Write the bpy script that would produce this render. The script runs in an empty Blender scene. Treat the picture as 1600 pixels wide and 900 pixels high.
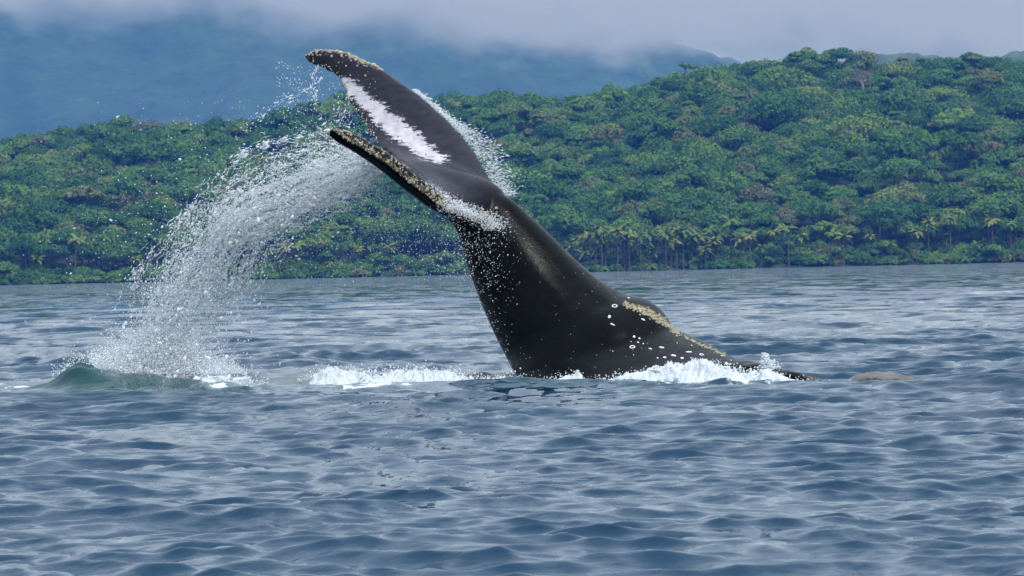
import bpy, bmesh, math, random
import numpy as np
from mathutils import Vector, Matrix
from mathutils.bvhtree import BVHTree

random.seed(7)
rng = np.random.default_rng(11)
scene = bpy.context.scene
COL = scene.collection

# ------------------------------------------------------------------ camera
CAM_H = 1.30
FPX = 6500.0                       # focal length in photograph pixels (1600 wide)
ROLL = 0.0225
PITCH = math.atan(28.0 / FPX)      # horizon a little above the middle of the frame
cam_data = bpy.data.cameras.new("camera")
cam_data.sensor_width = 36.0
cam_data.lens = 36.0 * FPX / 1600.0
cam_data.clip_start = 0.5
cam_data.clip_end = 30000.0
cam_data.dof.use_dof = True
cam_data.dof.focus_distance = 49.5
cam_data.dof.aperture_fstop = 17.0
cam = bpy.data.objects.new("camera", cam_data)
COL.objects.link(cam)
f_ = Vector((0, math.cos(PITCH), -math.sin(PITCH)))
r0 = Vector((1, 0, 0)); u0 = r0.cross(f_)
r_ = r0 * math.cos(ROLL) - u0 * math.sin(ROLL)
u_ = u0 * math.cos(ROLL) + r0 * math.sin(ROLL)
M = Matrix(((r_.x, u_.x, -f_.x, 0), (r_.y, u_.y, -f_.y, 0), (r_.z, u_.z, -f_.z, CAM_H), (0, 0, 0, 1)))
cam.matrix_world = M
scene.camera = cam

# ------------------------------------------------------------------ sky, sun, exposure
SUN_EL, SUN_AZ = math.radians(56), math.radians(138)   # azimuth clockwise from +Y (north)
world = bpy.data.worlds.new("World"); scene.world = world
world.use_nodes = True
wn, wl = world.node_tree.nodes, world.node_tree.links
wn.clear()
sky = wn.new("ShaderNodeTexSky"); sky.sky_type = 'NISHITA'; sky.sun_disc = False
sky.sun_elevation = SUN_EL; sky.sun_rotation = SUN_AZ
sky.air_density = 1.0; sky.dust_density = 2.0; sky.ozone_density = 1.5
bgA = wn.new("ShaderNodeBackground"); bgA.inputs[1].default_value = 0.055
wl.new(sky.outputs[0], bgA.inputs[0])
bgB = wn.new("ShaderNodeBackground")          # the overcast above the bay
tcw = wn.new("ShaderNodeTexCoord")
mpw = wn.new("ShaderNodeMapping"); mpw.inputs['Scale'].default_value = (1.2, 1.2, 3.5)
wl.new(tcw.outputs['Generated'], mpw.inputs[0])
nzw = wn.new("ShaderNodeTexNoise"); nzw.inputs['Scale'].default_value = 2.6
nzw.inputs['Detail'].default_value = 6; nzw.inputs['Roughness'].default_value = 0.55
wl.new(mpw.outputs[0], nzw.inputs['Vector'])
rpw = wn.new("ShaderNodeValToRGB")
rpw.color_ramp.elements[0].position = 0.30; rpw.color_ramp.elements[0].color = (0.50, 0.615, 0.75, 1)
rpw.color_ramp.elements[1].position = 0.72; rpw.color_ramp.elements[1].color = (0.72, 0.815, 0.905, 1)
wl.new(nzw.outputs[0], rpw.inputs[0]); wl.new(rpw.outputs[0], bgB.inputs[0])
# an overcast sky brightens evenly from the horizon to the zenith
spw = wn.new("ShaderNodeSeparateXYZ"); wl.new(tcw.outputs['Generated'], spw.inputs[0])
def wmath(op, a, b):
    nd = wn.new("ShaderNodeMath"); nd.operation = op
    for k, x in enumerate((a, b)):
        if isinstance(x, (int, float)): nd.inputs[k].default_value = x
        else: wl.new(x, nd.inputs[k])
    return nd.outputs[0]
lum = wmath('ADD', 0.33, wmath('MULTIPLY', 1.42, wmath('POWER', wmath('MAXIMUM', spw.outputs[2], 0.0), 0.42)))
wl.new(lum, bgB.inputs[1])
mxw = wn.new("ShaderNodeMixShader"); mxw.inputs[0].default_value = 0.72
wl.new(bgA.outputs[0], mxw.inputs[1]); wl.new(bgB.outputs[0], mxw.inputs[2])
ow = wn.new("ShaderNodeOutputWorld"); wl.new(mxw.outputs[0], ow.inputs[0])

sun_d = bpy.data.lights.new("sun", 'SUN'); sun_d.energy = 2.2; sun_d.angle = math.radians(8)
sun_d.color = (1.0, 0.975, 0.94)
sun = bpy.data.objects.new("sun", sun_d); COL.objects.link(sun)
sdir = Vector((math.sin(SUN_AZ) * math.cos(SUN_EL), math.cos(SUN_AZ) * math.cos(SUN_EL), math.sin(SUN_EL)))
sun.rotation_euler = sdir.to_track_quat('Z', 'Y').to_euler()
sun.location = sdir * 200

vs = scene.view_settings
vs.view_transform = 'Standard'; vs.look = 'None'; vs.exposure = 0.45; vs.gamma = 1.0; vs.use_curve_mapping = False
scene.cycles.max_bounces = 8; scene.cycles.volume_bounces = 3
scene.cycles.transparent_max_bounces = 12
scene.cycles.use_denoising = True

# ------------------------------------------------------------------ helpers
def P(px, py, Y):
    """the point at depth Y that the photograph shows at (px, py)"""
    d = f_ * FPX + r_ * (px - 800.0) - u_ * (py - 450.0)
    k = Y / d.y
    return Vector((d.x * k, Y, CAM_H + d.z * k))

def PA(px, py, Y):
    px, py, Y = np.broadcast_arrays(np.asarray(px, float), np.asarray(py, float), np.asarray(Y, float))
    d = (np.array(f_) * FPX)[None] + np.outer((px - 800).ravel(), np.array(r_)) - np.outer((py - 450).ravel(), np.array(u_))
    k = Y.ravel() / d[:, 1]
    out = d * k[:, None]; out[:, 2] += CAM_H
    return out

def PIX(p):
    p = np.atleast_2d(np.asarray(p, float)) - np.array((0, 0, CAM_H))
    z = p @ np.array(f_)
    return np.stack([800 + FPX * (p @ np.array(r_)) / z, 450 - FPX * (p @ np.array(u_)) / z], 1)

def ground_y(px, py):
    d = f_ * FPX + r_ * (px - 800.0) - u_ * (py - 450.0)
    return -CAM_H / d.z * d.y

def tag(o, label=None, cat=None, group=None, kind=None):
    if label: o["label"] = label
    if cat: o["category"] = cat
    if group: o["group"] = group
    if kind: o["kind"] = kind
    return o

def mesh_from(name, v, f, smooth=True):
    me = bpy.data.meshes.new(name)
    v = np.asarray(v, np.float32)
    if isinstance(f, np.ndarray):
        n, k = f.shape
        me.vertices.add(len(v)); me.vertices.foreach_set("co", v.ravel())
        me.loops.add(n * k); me.loops.foreach_set("vertex_index", f.astype(np.int32).ravel())
        me.polygons.add(n)
        me.polygons.foreach_set("loop_start", np.arange(0, n * k, k, dtype=np.int32))
        me.polygons.foreach_set("loop_total", np.full(n, k, np.int32))
    else:
        me.from_pydata(v.tolist(), [], f)
    me.update(calc_edges=True)
    if smooth: me.polygons.foreach_set("use_smooth", np.ones(len(me.polygons), bool))
    me.validate()
    return me

def obj(name, me, mat=None, parent=None):
    o = bpy.data.objects.new(name, me); COL.objects.link(o)
    if mat and me is not None and not me.materials: me.materials.append(mat)
    if parent: o.parent = parent
    return o

def attr(me, name, data):
    a = me.attributes.new(name, 'FLOAT', 'POINT'); a.data.foreach_set("value", np.asarray(data, np.float32))

def grid_faces(nr, nc):
    i = np.arange((nr - 1) * (nc - 1)); r, c = i // (nc - 1), i % (nc - 1); a = r * nc + c
    return np.stack([a, a + 1, a + nc + 1, a + nc], 1)

def _h(ix, iy, iz, seed):
    with np.errstate(over='ignore'):
        n = (ix.astype(np.int64) * 374761393 + iy.astype(np.int64) * 668265263 + iz.astype(np.int64) * 2147483647 + seed * 1274126177) & 0xffffffff
        n = ((n ^ (n >> 13)) * 1274126177) & 0xffffffff
        n = ((n ^ (n >> 16)) * 2246822519) & 0xffffffff
    return ((n ^ (n >> 15)) & 0xffff) / 65535.0

def vnoise(x, y, z=None, seed=0):
    x = np.asarray(x, float); y = np.asarray(y, float)
    z = np.zeros_like(x) if z is None else np.asarray(z, float)
    ix, iy, iz = np.floor(x), np.floor(y), np.floor(z)
    fx, fy, fz = x - ix, y - iy, z - iz
    fx, fy, fz = [t * t * (3 - 2 * t) for t in (fx, fy, fz)]
    out = 0
    for dx in (0, 1):
        for dy in (0, 1):
            for dz in (0, 1):
                w = (fx if dx else 1 - fx) * (fy if dy else 1 - fy) * (fz if dz else 1 - fz)
                out = out + w * _h(ix + dx, iy + dy, iz + dz, seed)
    return out

def fbm(x, y, z=None, oct=4, seed=0, gain=0.5):
    s, a, t, k = 0.0, 1.0, 0.0, 1.0
    for o in range(oct):
        s = s + a * vnoise(np.asarray(x) * k, np.asarray(y) * k, None if z is None else np.asarray(z) * k, seed + o)
        t += a; a *= gain; k *= 2.03
    return s / t

def spline(ts, pts, t):
    """Catmull-Rom style cubic through pts at knots ts"""
    ts = np.asarray(ts, float); pts = np.asarray(pts, float)
    if pts.ndim == 1: pts = pts[:, None]
    m = np.gradient(pts, ts, axis=0)
    t = np.clip(np.asarray(t, float), ts[0], ts[-1])
    i = np.clip(np.searchsorted(ts, t, side='right') - 1, 0, len(ts) - 2)
    h = (ts[i + 1] - ts[i])[:, None]; u = ((t - ts[i]) / h[:, 0])[:, None]
    return ((2*u**3 - 3*u**2 + 1) * pts[i] + (u**3 - 2*u**2 + u) * h * m[i]
            + (-2*u**3 + 3*u**2) * pts[i + 1] + (u**3 - u**2) * h * m[i + 1])

def evaluated(o):
    dg = bpy.context.evaluated_depsgraph_get(); dg.update()
    me = bpy.data.meshes.new_from_object(o.evaluated_get(dg))
    return me

def remeshed(v, f, voxel, smooth_it=0):
    """join closed shapes into one skin"""
    me = mesh_from("tmp", v, f)
    o = bpy.data.objects.new("tmp", me); COL.objects.link(o)
    m = o.modifiers.new("r", 'REMESH'); m.mode = 'VOXEL'; m.voxel_size = voxel; m.use_smooth_shade = True
    if smooth_it:
        s = o.modifiers.new("s", 'SMOOTH'); s.factor = 0.5; s.iterations = smooth_it
    out = evaluated(o)
    bpy.data.objects.remove(o); bpy.data.meshes.remove(me)
    return out

def coords(me):
    a = np.empty(len(me.vertices) * 3, np.float32); me.vertices.foreach_get("co", a); return a.reshape(-1, 3)
def normals(me):
    a = np.empty(len(me.vertices) * 3, np.float32); me.vertices.foreach_get("normal", a); return a.reshape(-1, 3)

class NT:
    """short hand for node materials"""
    def __init__(self, name):
        self.m = bpy.data.materials.new(name); self.m.use_nodes = True
        self.n, self.l = self.m.node_tree.nodes, self.m.node_tree.links
        self.n.clear(); self.out = self.n.new("ShaderNodeOutputMaterial")
    def node(self, t, **kw):
        nd = self.n.new(t)
        for k, v in kw.items():
            if k.startswith('_'): setattr(nd, k[1:], v)
            else: self.set(nd.inputs[int(k[1:]) if k[0] == 'i' and k[1:].isdigit() else k.replace('__', ' ')], v)
        return nd
    def set(self, sock, v):
        if isinstance(v, bpy.types.NodeSocket): self.l.new(v, sock)
        elif isinstance(v, bpy.types.Node): self.l.new(v.outputs[0], sock)
        else: sock.default_value = v
    def math(self, op, a, b=0.0, clamp=False):
        nd = self.n.new("ShaderNodeMath"); nd.operation = op; nd.use_clamp = clamp
        self.set(nd.inputs[0], a); self.set(nd.inputs[1], b); return nd.outputs[0]
    def noise(self, vec, scale, detail=4, rough=0.5):
        nd = self.node("ShaderNodeTexNoise", Scale=scale, Detail=detail, Roughness=rough)
        self.l.new(vec, nd.inputs['Vector']); return nd.outputs[0]
    def ramp(self, fac, stops):
        nd = self.n.new("ShaderNodeValToRGB"); e = nd.color_ramp.elements
        while len(e) < len(stops): e.new(0.5)
        for el, (p, c) in zip(e, stops): el.position = p; el.color = (*c, 1) if len(c) == 3 else c
        self.set(nd.inputs[0], fac); return nd.outputs[0]
    def mix(self, fac, a, b, kind='MIX'):
        nd = self.n.new("ShaderNodeMix"); nd.data_type = 'RGBA'; nd.blend_type = kind
        self.set(nd.inputs[0], fac)
        self.set(nd.inputs[6], (*a, 1) if isinstance(a, tuple) and len(a) == 3 else a)
        self.set(nd.inputs[7], (*b, 1) if isinstance(b, tuple) and len(b) == 3 else b)
        return nd.outputs[2]
    def smooth(self, v, lo, hi):
        nd = self.n.new("ShaderNodeMapRange"); nd.interpolation_type = 'SMOOTHSTEP'
        self.set(nd.inputs[0], v); self.set(nd.inputs[1], lo); self.set(nd.inputs[2], hi); return nd.outputs[0]
    def attr(self, name):
        nd = self.n.new("ShaderNodeAttribute"); nd.attribute_name = name; return nd.outputs['Fac']
    def bump(self, h, strength, dist, normal=None):
        nd = self.node("ShaderNodeBump", Strength=strength, Distance=dist); self.l.new(h, nd.inputs['Height'])
        if normal is not None: self.l.new(normal, nd.inputs['Normal'])
        return nd.outputs[0]
    def pos(self):
        return self.n.new("ShaderNodeNewGeometry").outputs['Position']
    def map(self, vec, scale=(1, 1, 1), rot=(0, 0, 0)):
        nd = self.n.new("ShaderNodeMapping"); nd.inputs['Scale'].default_value = scale; nd.inputs['Rotation'].default_value = rot
        self.l.new(vec, nd.inputs[0]); return nd.outputs[0]
    def bsdf(self, **kw):
        b = self.node("ShaderNodeBsdfPrincipled", **kw); self.l.new(b.outputs[0], self.out.inputs[0]); return b

# ------------------------------------------------------------------ materials
def mat_water():
    t = NT("sea_water"); p = t.pos()
    teal, foam = t.attr("teal"), t.attr("foam")
    col = t.mix(teal, (0.0036, 0.030, 0.068), (0.003, 0.046, 0.042))
    patch = t.noise(p, 0.35, 3)
    col = t.mix(t.math('MULTIPLY', patch, 0.35), col, (0.008, 0.046, 0.095))
    fn = t.noise(t.map(p, (1, 0.45, 1)), 7.0, 7, 0.68)
    fm = t.smooth(t.math('ADD', foam, t.math('MULTIPLY', t.math('SUBTRACT', fn, 0.5), 1.6)), 0.48, 0.66)
    fm = t.math('MULTIPLY', fm, t.smooth(foam, 0.03, 0.12))
    col = t.mix(fm, col, (0.66, 0.72, 0.76))
    rough = t.math('ADD', 0.03, t.math('MULTIPLY', fm, 0.6))
    h1 = t.noise(t.map(p, (1.0, 1.9, 1.0)), 2.6, 4, 0.55)
    h2 = t.noise(t.map(p, (1.0, 1.6, 1.0), (0, 0, 0.5)), 9.0, 3, 0.5)
    # chop too fine for the mesh tilts the surface directly
    chop = t.attr("chop")
    nv = t.node("ShaderNodeTexNoise", Scale=1.0, Detail=4.0, Roughness=0.62); t.l.new(t.map(p, (0.40, 0.22, 1.0)), nv.inputs['Vector'])
    vs_ = t.node("ShaderNodeVectorMath", _operation='SUBTRACT'); t.l.new(nv.outputs[1], vs_.inputs[0]); vs_.inputs[1].default_value = (0.5, 0.5, 0.5)
    vm_ = t.node("ShaderNodeVectorMath", _operation='MULTIPLY'); t.l.new(vs_.outputs[0], vm_.inputs[0]); vm_.inputs[1].default_value = (9.0, 10.0, 0.0)
    vk_ = t.node("ShaderNodeVectorMath", _operation='SCALE'); t.l.new(vm_.outputs[0], vk_.inputs[0]); t.l.new(chop, vk_.inputs['Scale'])
    gn = t.n.new("ShaderNodeNewGeometry")
    va_ = t.node("ShaderNodeVectorMath", _operation='ADD'); t.l.new(vk_.outputs[0], va_.inputs[0]); t.l.new(gn.outputs['Normal'], va_.inputs[1])
    # fine wind ripples
    nr = t.node("ShaderNodeTexNoise", Scale=1.0, Detail=4.0, Roughness=0.6); t.l.new(t.map(p, (3.6, 5.2, 1.0), (0, 0, 0.12)), nr.inputs['Vector'])
    rs_ = t.node("ShaderNodeVectorMath", _operation='SUBTRACT'); t.l.new(nr.outputs[1], rs_.inputs[0]); rs_.inputs[1].default_value = (0.5, 0.5, 0.5)
    rm_ = t.node("ShaderNodeVectorMath", _operation='MULTIPLY'); t.l.new(rs_.outputs[0], rm_.inputs[0]); rm_.inputs[1].default_value = (0.8, 1.5, 0.0)
    gust = t.node("ShaderNodeVectorMath", _operation='SCALE'); t.l.new(rm_.outputs[0], gust.inputs[0])
    t.l.new(t.smooth(t.noise(t.map(p, (1, 0.6, 1)), 0.5, 3, 0.55), 0.25, 0.75), gust.inputs['Scale'])
    vb_ = t.node("ShaderNodeVectorMath", _operation='ADD'); t.l.new(va_.outputs[0], vb_.inputs[0]); t.l.new(gust.outputs[0], vb_.inputs[1])
    vn_ = t.node("ShaderNodeVectorMath", _operation='NORMALIZE'); t.l.new(vb_.outputs[0], vn_.inputs[0])
    nb = t.bump(h1, 0.42, 0.04, vn_.outputs[0])
    nb = t.bump(h2, 0.3, 0.008, nb)
    t.bsdf(Base__Color=col, Roughness=rough, IOR=1.333, Normal=nb)
    return t.m

def mat_foam():
    t = NT("white_water_foam"); p = t.pos()
    n = t.noise(p, 16, 6, 0.7); th = t.attr("thick")
    body = t.smooth(t.math('ADD', th, t.math('MULTIPLY', t.math('SUBTRACT', n, 0.5), 1.9)), 0.25, 0.62)
    lace = t.smooth(t.math('ADD', th, t.math('MULTIPLY', t.math('SUBTRACT', t.noise(p, 27, 5, 0.7), 0.5), 2.2)), 0.05, 0.22)
    col = t.mix(body, (0.16, 0.25, 0.28), t.ramp(t.noise(p, 34, 5, 0.7), [(0.3, (0.46, 0.53, 0.60)), (0.62, (0.68, 0.72, 0.755))]))
    b = t.node("ShaderNodeBsdfPrincipled", Base__Color=col, Roughness=t.math('ADD', 0.12, t.math('MULTIPLY', body, 0.5)), IOR=1.33, Subsurface__Weight=t.math('MULTIPLY', body, 0.3),
               Subsurface__Radius=(0.07, 0.08, 0.09), Normal=t.bump(t.noise(p, 45, 5, 0.7), 0.6, 0.02))
    tr = t.n.new("ShaderNodeBsdfTransparent"); mx = t.n.new("ShaderNodeMixShader")
    t.l.new(lace, mx.inputs[0]); t.l.new(tr.outputs[0], mx.inputs[1]); t.l.new(b.outputs[0], mx.inputs[2]); t.l.new(mx.outputs[0], t.out.inputs[0])
    return t.m

def mat_drops():
    t = NT("water_drops")
    d = t.node("ShaderNodeBsdfPrincipled", Base__Color=(0.92, 0.95, 0.98, 1), Roughness=0.25, IOR=1.33)
    tr = t.node("ShaderNodeBsdfTranslucent", Color=(0.92, 0.95, 0.98, 1))
    mx = t.node("ShaderNodeMixShader", Fac=0.5); t.l.new(d.outputs[0], mx.inputs[1]); t.l.new(tr.outputs[0], mx.inputs[2])
    t.l.new(mx.outputs[0], t.out.inputs[0])
    return t.m

def mat_skin():
    t = NT("wet_whale_skin"); p = t.pos()
    white, film, crust = t.attr("white"), t.attr("film"), t.attr("crust")
    base = t.ramp(t.noise(t.map(p, (1, 1, 1)), 2.2, 6, 0.6), [(0.3, (0.0010, 0.0011, 0.0018)), (0.7, (0.0030, 0.0032, 0.0048))])
    fl = t.attr("fluke")
    sheen_col = t.ramp(t.noise(t.map(p, (2.0, 2.0, 5.0), (0, 0.72, 0)), 3.0, 6, 0.65), [(0.3, (0.009, 0.009, 0.016)), (0.72, (0.026, 0.025, 0.040))])
    base = t.mix(fl, base, sheen_col)  # sky reflection on the wet far lobe, painted in as paler purplish skin
    # ragged streaks run along the lobe
    st = t.noise(t.map(p, (3.0, 3.0, 15.0), (0, -0.38, 0)), 2.0, 7, 0.7)
    sp = t.noise(p, 24, 4, 0.7)
    rag = t.math('ADD', t.math('MULTIPLY', t.math('SUBTRACT', st, 0.5), 1.5), t.math('MULTIPLY', t.math('SUBTRACT', sp, 0.5), 0.6))
    wm = t.smooth(t.math('ADD', white, rag), 0.46, 0.60)
    wcol = t.ramp(t.noise(p, 9, 6, 0.7), [(0.3, (0.36, 0.33, 0.38)), (0.6, (0.56, 0.53, 0.58))])
    col = t.mix(t.math('MULTIPLY', wm, 0.93), base, wcol)
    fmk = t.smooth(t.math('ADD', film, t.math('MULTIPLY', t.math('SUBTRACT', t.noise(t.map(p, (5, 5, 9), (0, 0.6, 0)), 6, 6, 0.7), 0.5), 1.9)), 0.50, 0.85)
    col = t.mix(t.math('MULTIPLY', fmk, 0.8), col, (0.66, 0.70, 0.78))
    cn = t.noise(p, 30, 5, 0.7)
    cm = t.smooth(t.math('ADD', crust, t.math('MULTIPLY', t.math('SUBTRACT', cn, 0.5), 1.6)), 0.5, 0.72)
    cc = t.ramp(t.noise(p, 52, 3), [(0.38, (0.020, 0.017, 0.012)), (0.54, (0.11, 0.088, 0.050)), (0.70, (0.42, 0.38, 0.30))])
    col = t.mix(cm, col, cc)
    mott = t.noise(p, 5.5, 6, 0.7)
    rough = t.ramp(mott, [(0.3, (0.12,) * 3), (0.7, (0.40,) * 3)])
    rough = t.math('ADD', rough, t.math('MULTIPLY', cm, 0.4))
    nb = t.bump(t.noise(p, 6, 5, 0.6), 0.25, 0.03)
    nb = t.bump(t.noise(p, 42, 4, 0.6), 0.30, 0.012, nb)
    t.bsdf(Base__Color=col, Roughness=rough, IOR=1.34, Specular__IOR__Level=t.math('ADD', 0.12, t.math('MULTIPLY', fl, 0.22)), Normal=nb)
    return t.m

def mat_plain(name, c0, c1, scale, rough=0.8, bump=0.0, bscale=20):
    t = NT(name); p = t.pos()
    col = t.ramp(t.noise(p, scale, 4), [(0.3, c0), (0.7, c1)])
    kw = dict(Base__Color=col, Roughness=rough)
    if bump: kw['Normal'] = t.bump(t.noise(p, bscale, 5, 0.6), 0.8, bump)
    t.bsdf(**kw); return t.m

def mat_leaf(name, stops):
    t = NT(name)
    info = t.n.new("ShaderNodeObjectInfo")
    col = t.ramp(info.outputs['Random'], stops)
    tc = t.n.new("ShaderNodeTexCoord")
    n = t.noise(tc.outputs['Object'], 0.55, 4, 0.6)
    col = t.mix(1.0, col, t.ramp(n, [(0.3, (0.78, 0.80, 0.80)), (0.7, (1.0, 1.0, 0.95))]), 'MULTIPLY')
    d = t.node("ShaderNodeBsdfDiffuse", Color=col)
    tr = t.node("ShaderNodeBsdfTranslucent", Color=col)
    mx = t.node("ShaderNodeMixShader", Fac=0.25); t.l.new(d.outputs[0], mx.inputs[1]); t.l.new(tr.outputs[0], mx.inputs[2])
    t.l.new(mx.outputs[0], t.out.inputs[0]); return t.m

M_WATER, M_FOAM, M_DROP, M_SKIN = mat_water(), mat_foam(), mat_drops(), mat_skin()
M_LEAF = mat_leaf("forest_leaves", [(0.0, (0.052, 0.130, 0.040)), (0.2, (0.100, 0.205, 0.052)), (0.38, (0.060, 0.150, 0.055)),
                                    (0.55, (0.145, 0.265, 0.060)), (0.70, (0.082, 0.180, 0.050)), (0.84, (0.180, 0.285, 0.070)),
                                    (0.93, (0.170, 0.180, 0.090)), (1.0, (0.210, 0.300, 0.080))])
M_PALM = mat_leaf("palm_fronds", [(0.0, (0.120, 0.200, 0.050)), (0.5, (0.180, 0.255, 0.060)), (1.0, (0.260, 0.270, 0.080))])
M_DRY = mat_leaf("dry_twigs", [(0.0, (0.16, 0.14, 0.12)), (1.0, (0.24, 0.20, 0.17))])
M_BARK = mat_plain("pale_bark", (0.05, 0.044, 0.036), (0.11, 0.10, 0.085), 0.8, 0.9)
M_PALEBARK = mat_plain("bleached_bark", (0.17, 0.15, 0.13), (0.30, 0.27, 0.24), 0.5, 0.9)
M_SOIL = mat_plain("forest_floor", (0.012, 0.022, 0.012), (0.030, 0.045, 0.020), 0.08, 0.95)
M_MOUNT = mat_plain("mountain_forest", (0.008, 0.030, 0.018), (0.022, 0.060, 0.030), 0.012, 0.95, 14.0, 0.02)
M_RIDGE = mat_plain("ridge_forest", (0.018, 0.046, 0.022), (0.060, 0.100, 0.040), 0.05, 0.95, 4.0, 0.10)
M_BARN = mat_plain("barnacle_shell", (0.10, 0.08, 0.045), (0.66, 0.61, 0.50), 34.0, 0.75)
M_CREAM = mat_plain("cream_barnacles", (0.20, 0.18, 0.11), (0.56, 0.52, 0.38), 40.0, 0.8)
M_SCAR = mat_plain("white_scars", (0.62, 0.60, 0.62), (0.85, 0.83, 0.84), 20.0, 0.6)
M_HUMP = mat_plain("brown_whale_skin", (0.030, 0.026, 0.022), (0.13, 0.11, 0.092), 7.0, 0.35, 0.03, 24)

# ------------------------------------------------------------------ sea
NW = 130
lam = np.where(rng.random(NW) < .66, np.exp(rng.uniform(math.log(0.15), math.log(0.60), NW)), np.exp(rng.uniform(math.log(0.6), math.log(4.5), NW)))
lam[:6] = (7.5, 6.2, 5.4, 9.0, 4.6, 3.9)
ang = math.radians(-98) + rng.normal(0, 1, NW) * np.where(lam > 2, 0.33, 0.50)
kk = 2 * math.pi / lam
slope = np.where(lam < 0.6, 0.044, 0.026)
slope[:6] = 0.012
amp = slope / kk
ph = rng.uniform(0, 2 * math.pi, NW)
Q = 1.28

def mound(x, y):
    def g(px, py, a, sx, sy, dy=0.0):
        Y = ground_y(px, py) + dy
        X = P(px, py, Y).x
        return a * np.exp(-((x - X) / sx) ** 2 - ((y - Y) / sy) ** 2)
    z = g(122, 607, 0.24, 0.22, 0.55) + g(150, 607, 0.13, 0.55, 0.60) + g(225, 607, 0.14, 0.80, 0.50) + g(325, 606, 0.075, 0.5, 0.4)
    z = z + g(525, 597, 0.17, 0.36, 0.5) + g(462, 600, 0.07, 0.5, 0.5)
    rough_ = fbm(x * 3.5, y * 2.5, oct=3, seed=77, gain=.45) - .5
    return z * (1 + 0.75 * rough_)

def sea_height(x, y, space=None):
    """wave field: vertical height and horizontal shift"""
    x = np.asarray(x, float); y = np.asarray(y, float)
    H = np.zeros_like(x); DX = np.zeros_like(x); DY = np.zeros_like(x)
    gust = 0.72 + 0.6 * vnoise(x * 0.13 + 3, y * 0.06 + 9, seed=5)
    for i in range(NW):
        cx, cy = math.cos(ang[i]), math.sin(ang[i])
        th = kk[i] * (cx * x + cy * y) + ph[i]
        w = 1.0 if space is None else np.clip((lam[i] / space - 2.2) / 2.5, 0, 1)
        if lam[i] < 3: w = w * gust
        s, c = np.sin(th), np.cos(th)
        H += w * amp[i] * c
        DX -= w * Q * amp[i] * cx * s; DY -= w * Q * amp[i] * cy * s
    return H, DX, DY

def build_sea():
    t_in = np.linspace(-0.142, 0.142, 530)
    t_out = np.concatenate([np.linspace(0.146, 0.21, 24), [0.25, 0.32, 0.45, 0.7, 1.2, 2.0]])
    t = np.concatenate([-t_out[::-1], t_in, t_out])
    ys = [12.0]
    while ys[-1] < 1730:
        y = ys[-1]
        ys.append(y * (1.0019 if y < 75 else 1.0026 if y < 130 else 1.006 if y < 400 else 1.014))
    ys = np.array([-60.0, -20.0, 2.0, 9.0] + ys)
    Yg, Tg = np.meshgrid(ys, t, indexing='ij')
    Xg = np.maximum(Yg, 12) * Tg
    dyr = np.gradient(ys)[:, None] * np.ones_like(Tg)
    dxr = np.gradient(t)[None, :] * np.maximum(Yg, 12)
    space = np.maximum(dyr * 0.8, dxr)
    H, DX, DY = sea_height(Xg.ravel(), Yg.ravel(), space.ravel())
    x, y = Xg.ravel() + DX, Yg.ravel() + DY
    mo = mound(Xg.ravel(), Yg.ravel())
    z = H + mo
    v = np.stack([x, y, z], 1)
    me = mesh_from("sea", v, grid_faces(len(ys), len(t)))
    # aerated green water and foam around the splash
    q = PIX(np.stack([Xg.ravel(), np.maximum(Yg.ravel(), 8), 0 * x], 1))
    def spot(px, py, sx, sy): return np.exp(-((q[:, 0] - px) / sx) ** 2 - ((q[:, 1] - py) / sy) ** 2)
    teal = np.clip(1.2 * spot(195, 609, 175, 10) + 0.9 * spot(480, 600, 90, 10) + 0.4 * spot(900, 604, 250, 6), 0, 1)
    foam = np.clip(0.50 * spot(15, 605, 45, 3) + 0.40 * spot(75, 603, 40, 5) + 0.50 * spot(640, 604, 130, 6) + 0.74 * spot(350, 602, 80, 8) + 0.45 * spot(560, 610, 70, 5)
                   + 0.62 * spot(1110, 600, 190, 6) + 0.5 * spot(840, 597, 110, 5) + 0.55 * spot(250, 594, 110, 6), 0, 0.8)
    w2 = np.zeros(len(x))
    for i in range(NW):
        w2 += slope[i] ** 2 / 2 * (1 - np.clip((lam[i] / space.ravel() - 2.2) / 2.5, 0, 1) ** 2)
    attr(me, "chop", np.sqrt(w2))
    attr(me, "teal", teal); attr(me, "foam", foam)
    o = obj("sea", me, M_WATER)
    tag(o, "rippled blue grey sea reflecting the pale overcast sky", "sea", kind="structure")
build_sea()

# ------------------------------------------------------------------ the wooded hill
SHORE = 1500.0
RIDGE = 1900.0
sil = [(-250, 235), (-100, 232), (0, 228), (60, 217), (170, 198), (200, 192), (290, 192), (400, 194), (450, 184), (520, 164), (600, 156),
       (690, 152), (730, 146), (800, 142), (850, 150), (900, 142), (960, 132), (1050, 118), (1100, 106), (1200, 96), (1260, 88),
       (1330, 96), (1430, 100), (1500, 99), (1600, 104), (1700, 112), (1850, 125)]
sx_ = np.array([P(a, b, RIDGE).x for a, b in sil]); sz_ = np.array([P(a, b, RIDGE).z for a, b in sil])

def hill_z(x, y):
    x = np.asarray(x, float); y = np.asarray(y, float)
    top = np.interp(x, sx_, sz_) - 12.0
    shore = SHORE + 10 * (fbm(x * 0.02, 0 * x + 4, oct=3, seed=3) - 0.5)
    u = (y - shore) / (RIDGE - shore)
    g = np.where(u < 1, np.clip(u, 0, 1) ** 0.92, np.maximum(0, 1 - (u - 1) * 0.55))
    und = (fbm(x * 0.011, y * 0.011, oct=3, seed=21) - 0.5) * 26 * np.clip(u * 3, 0, 1) * np.clip((1.12 - u) * 4, 0, 1)
    return np.where(u < 0, np.maximum(u * 40, -2.5), 0.7 * np.clip(u * 60, 0, 1) + g * top + und)

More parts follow.
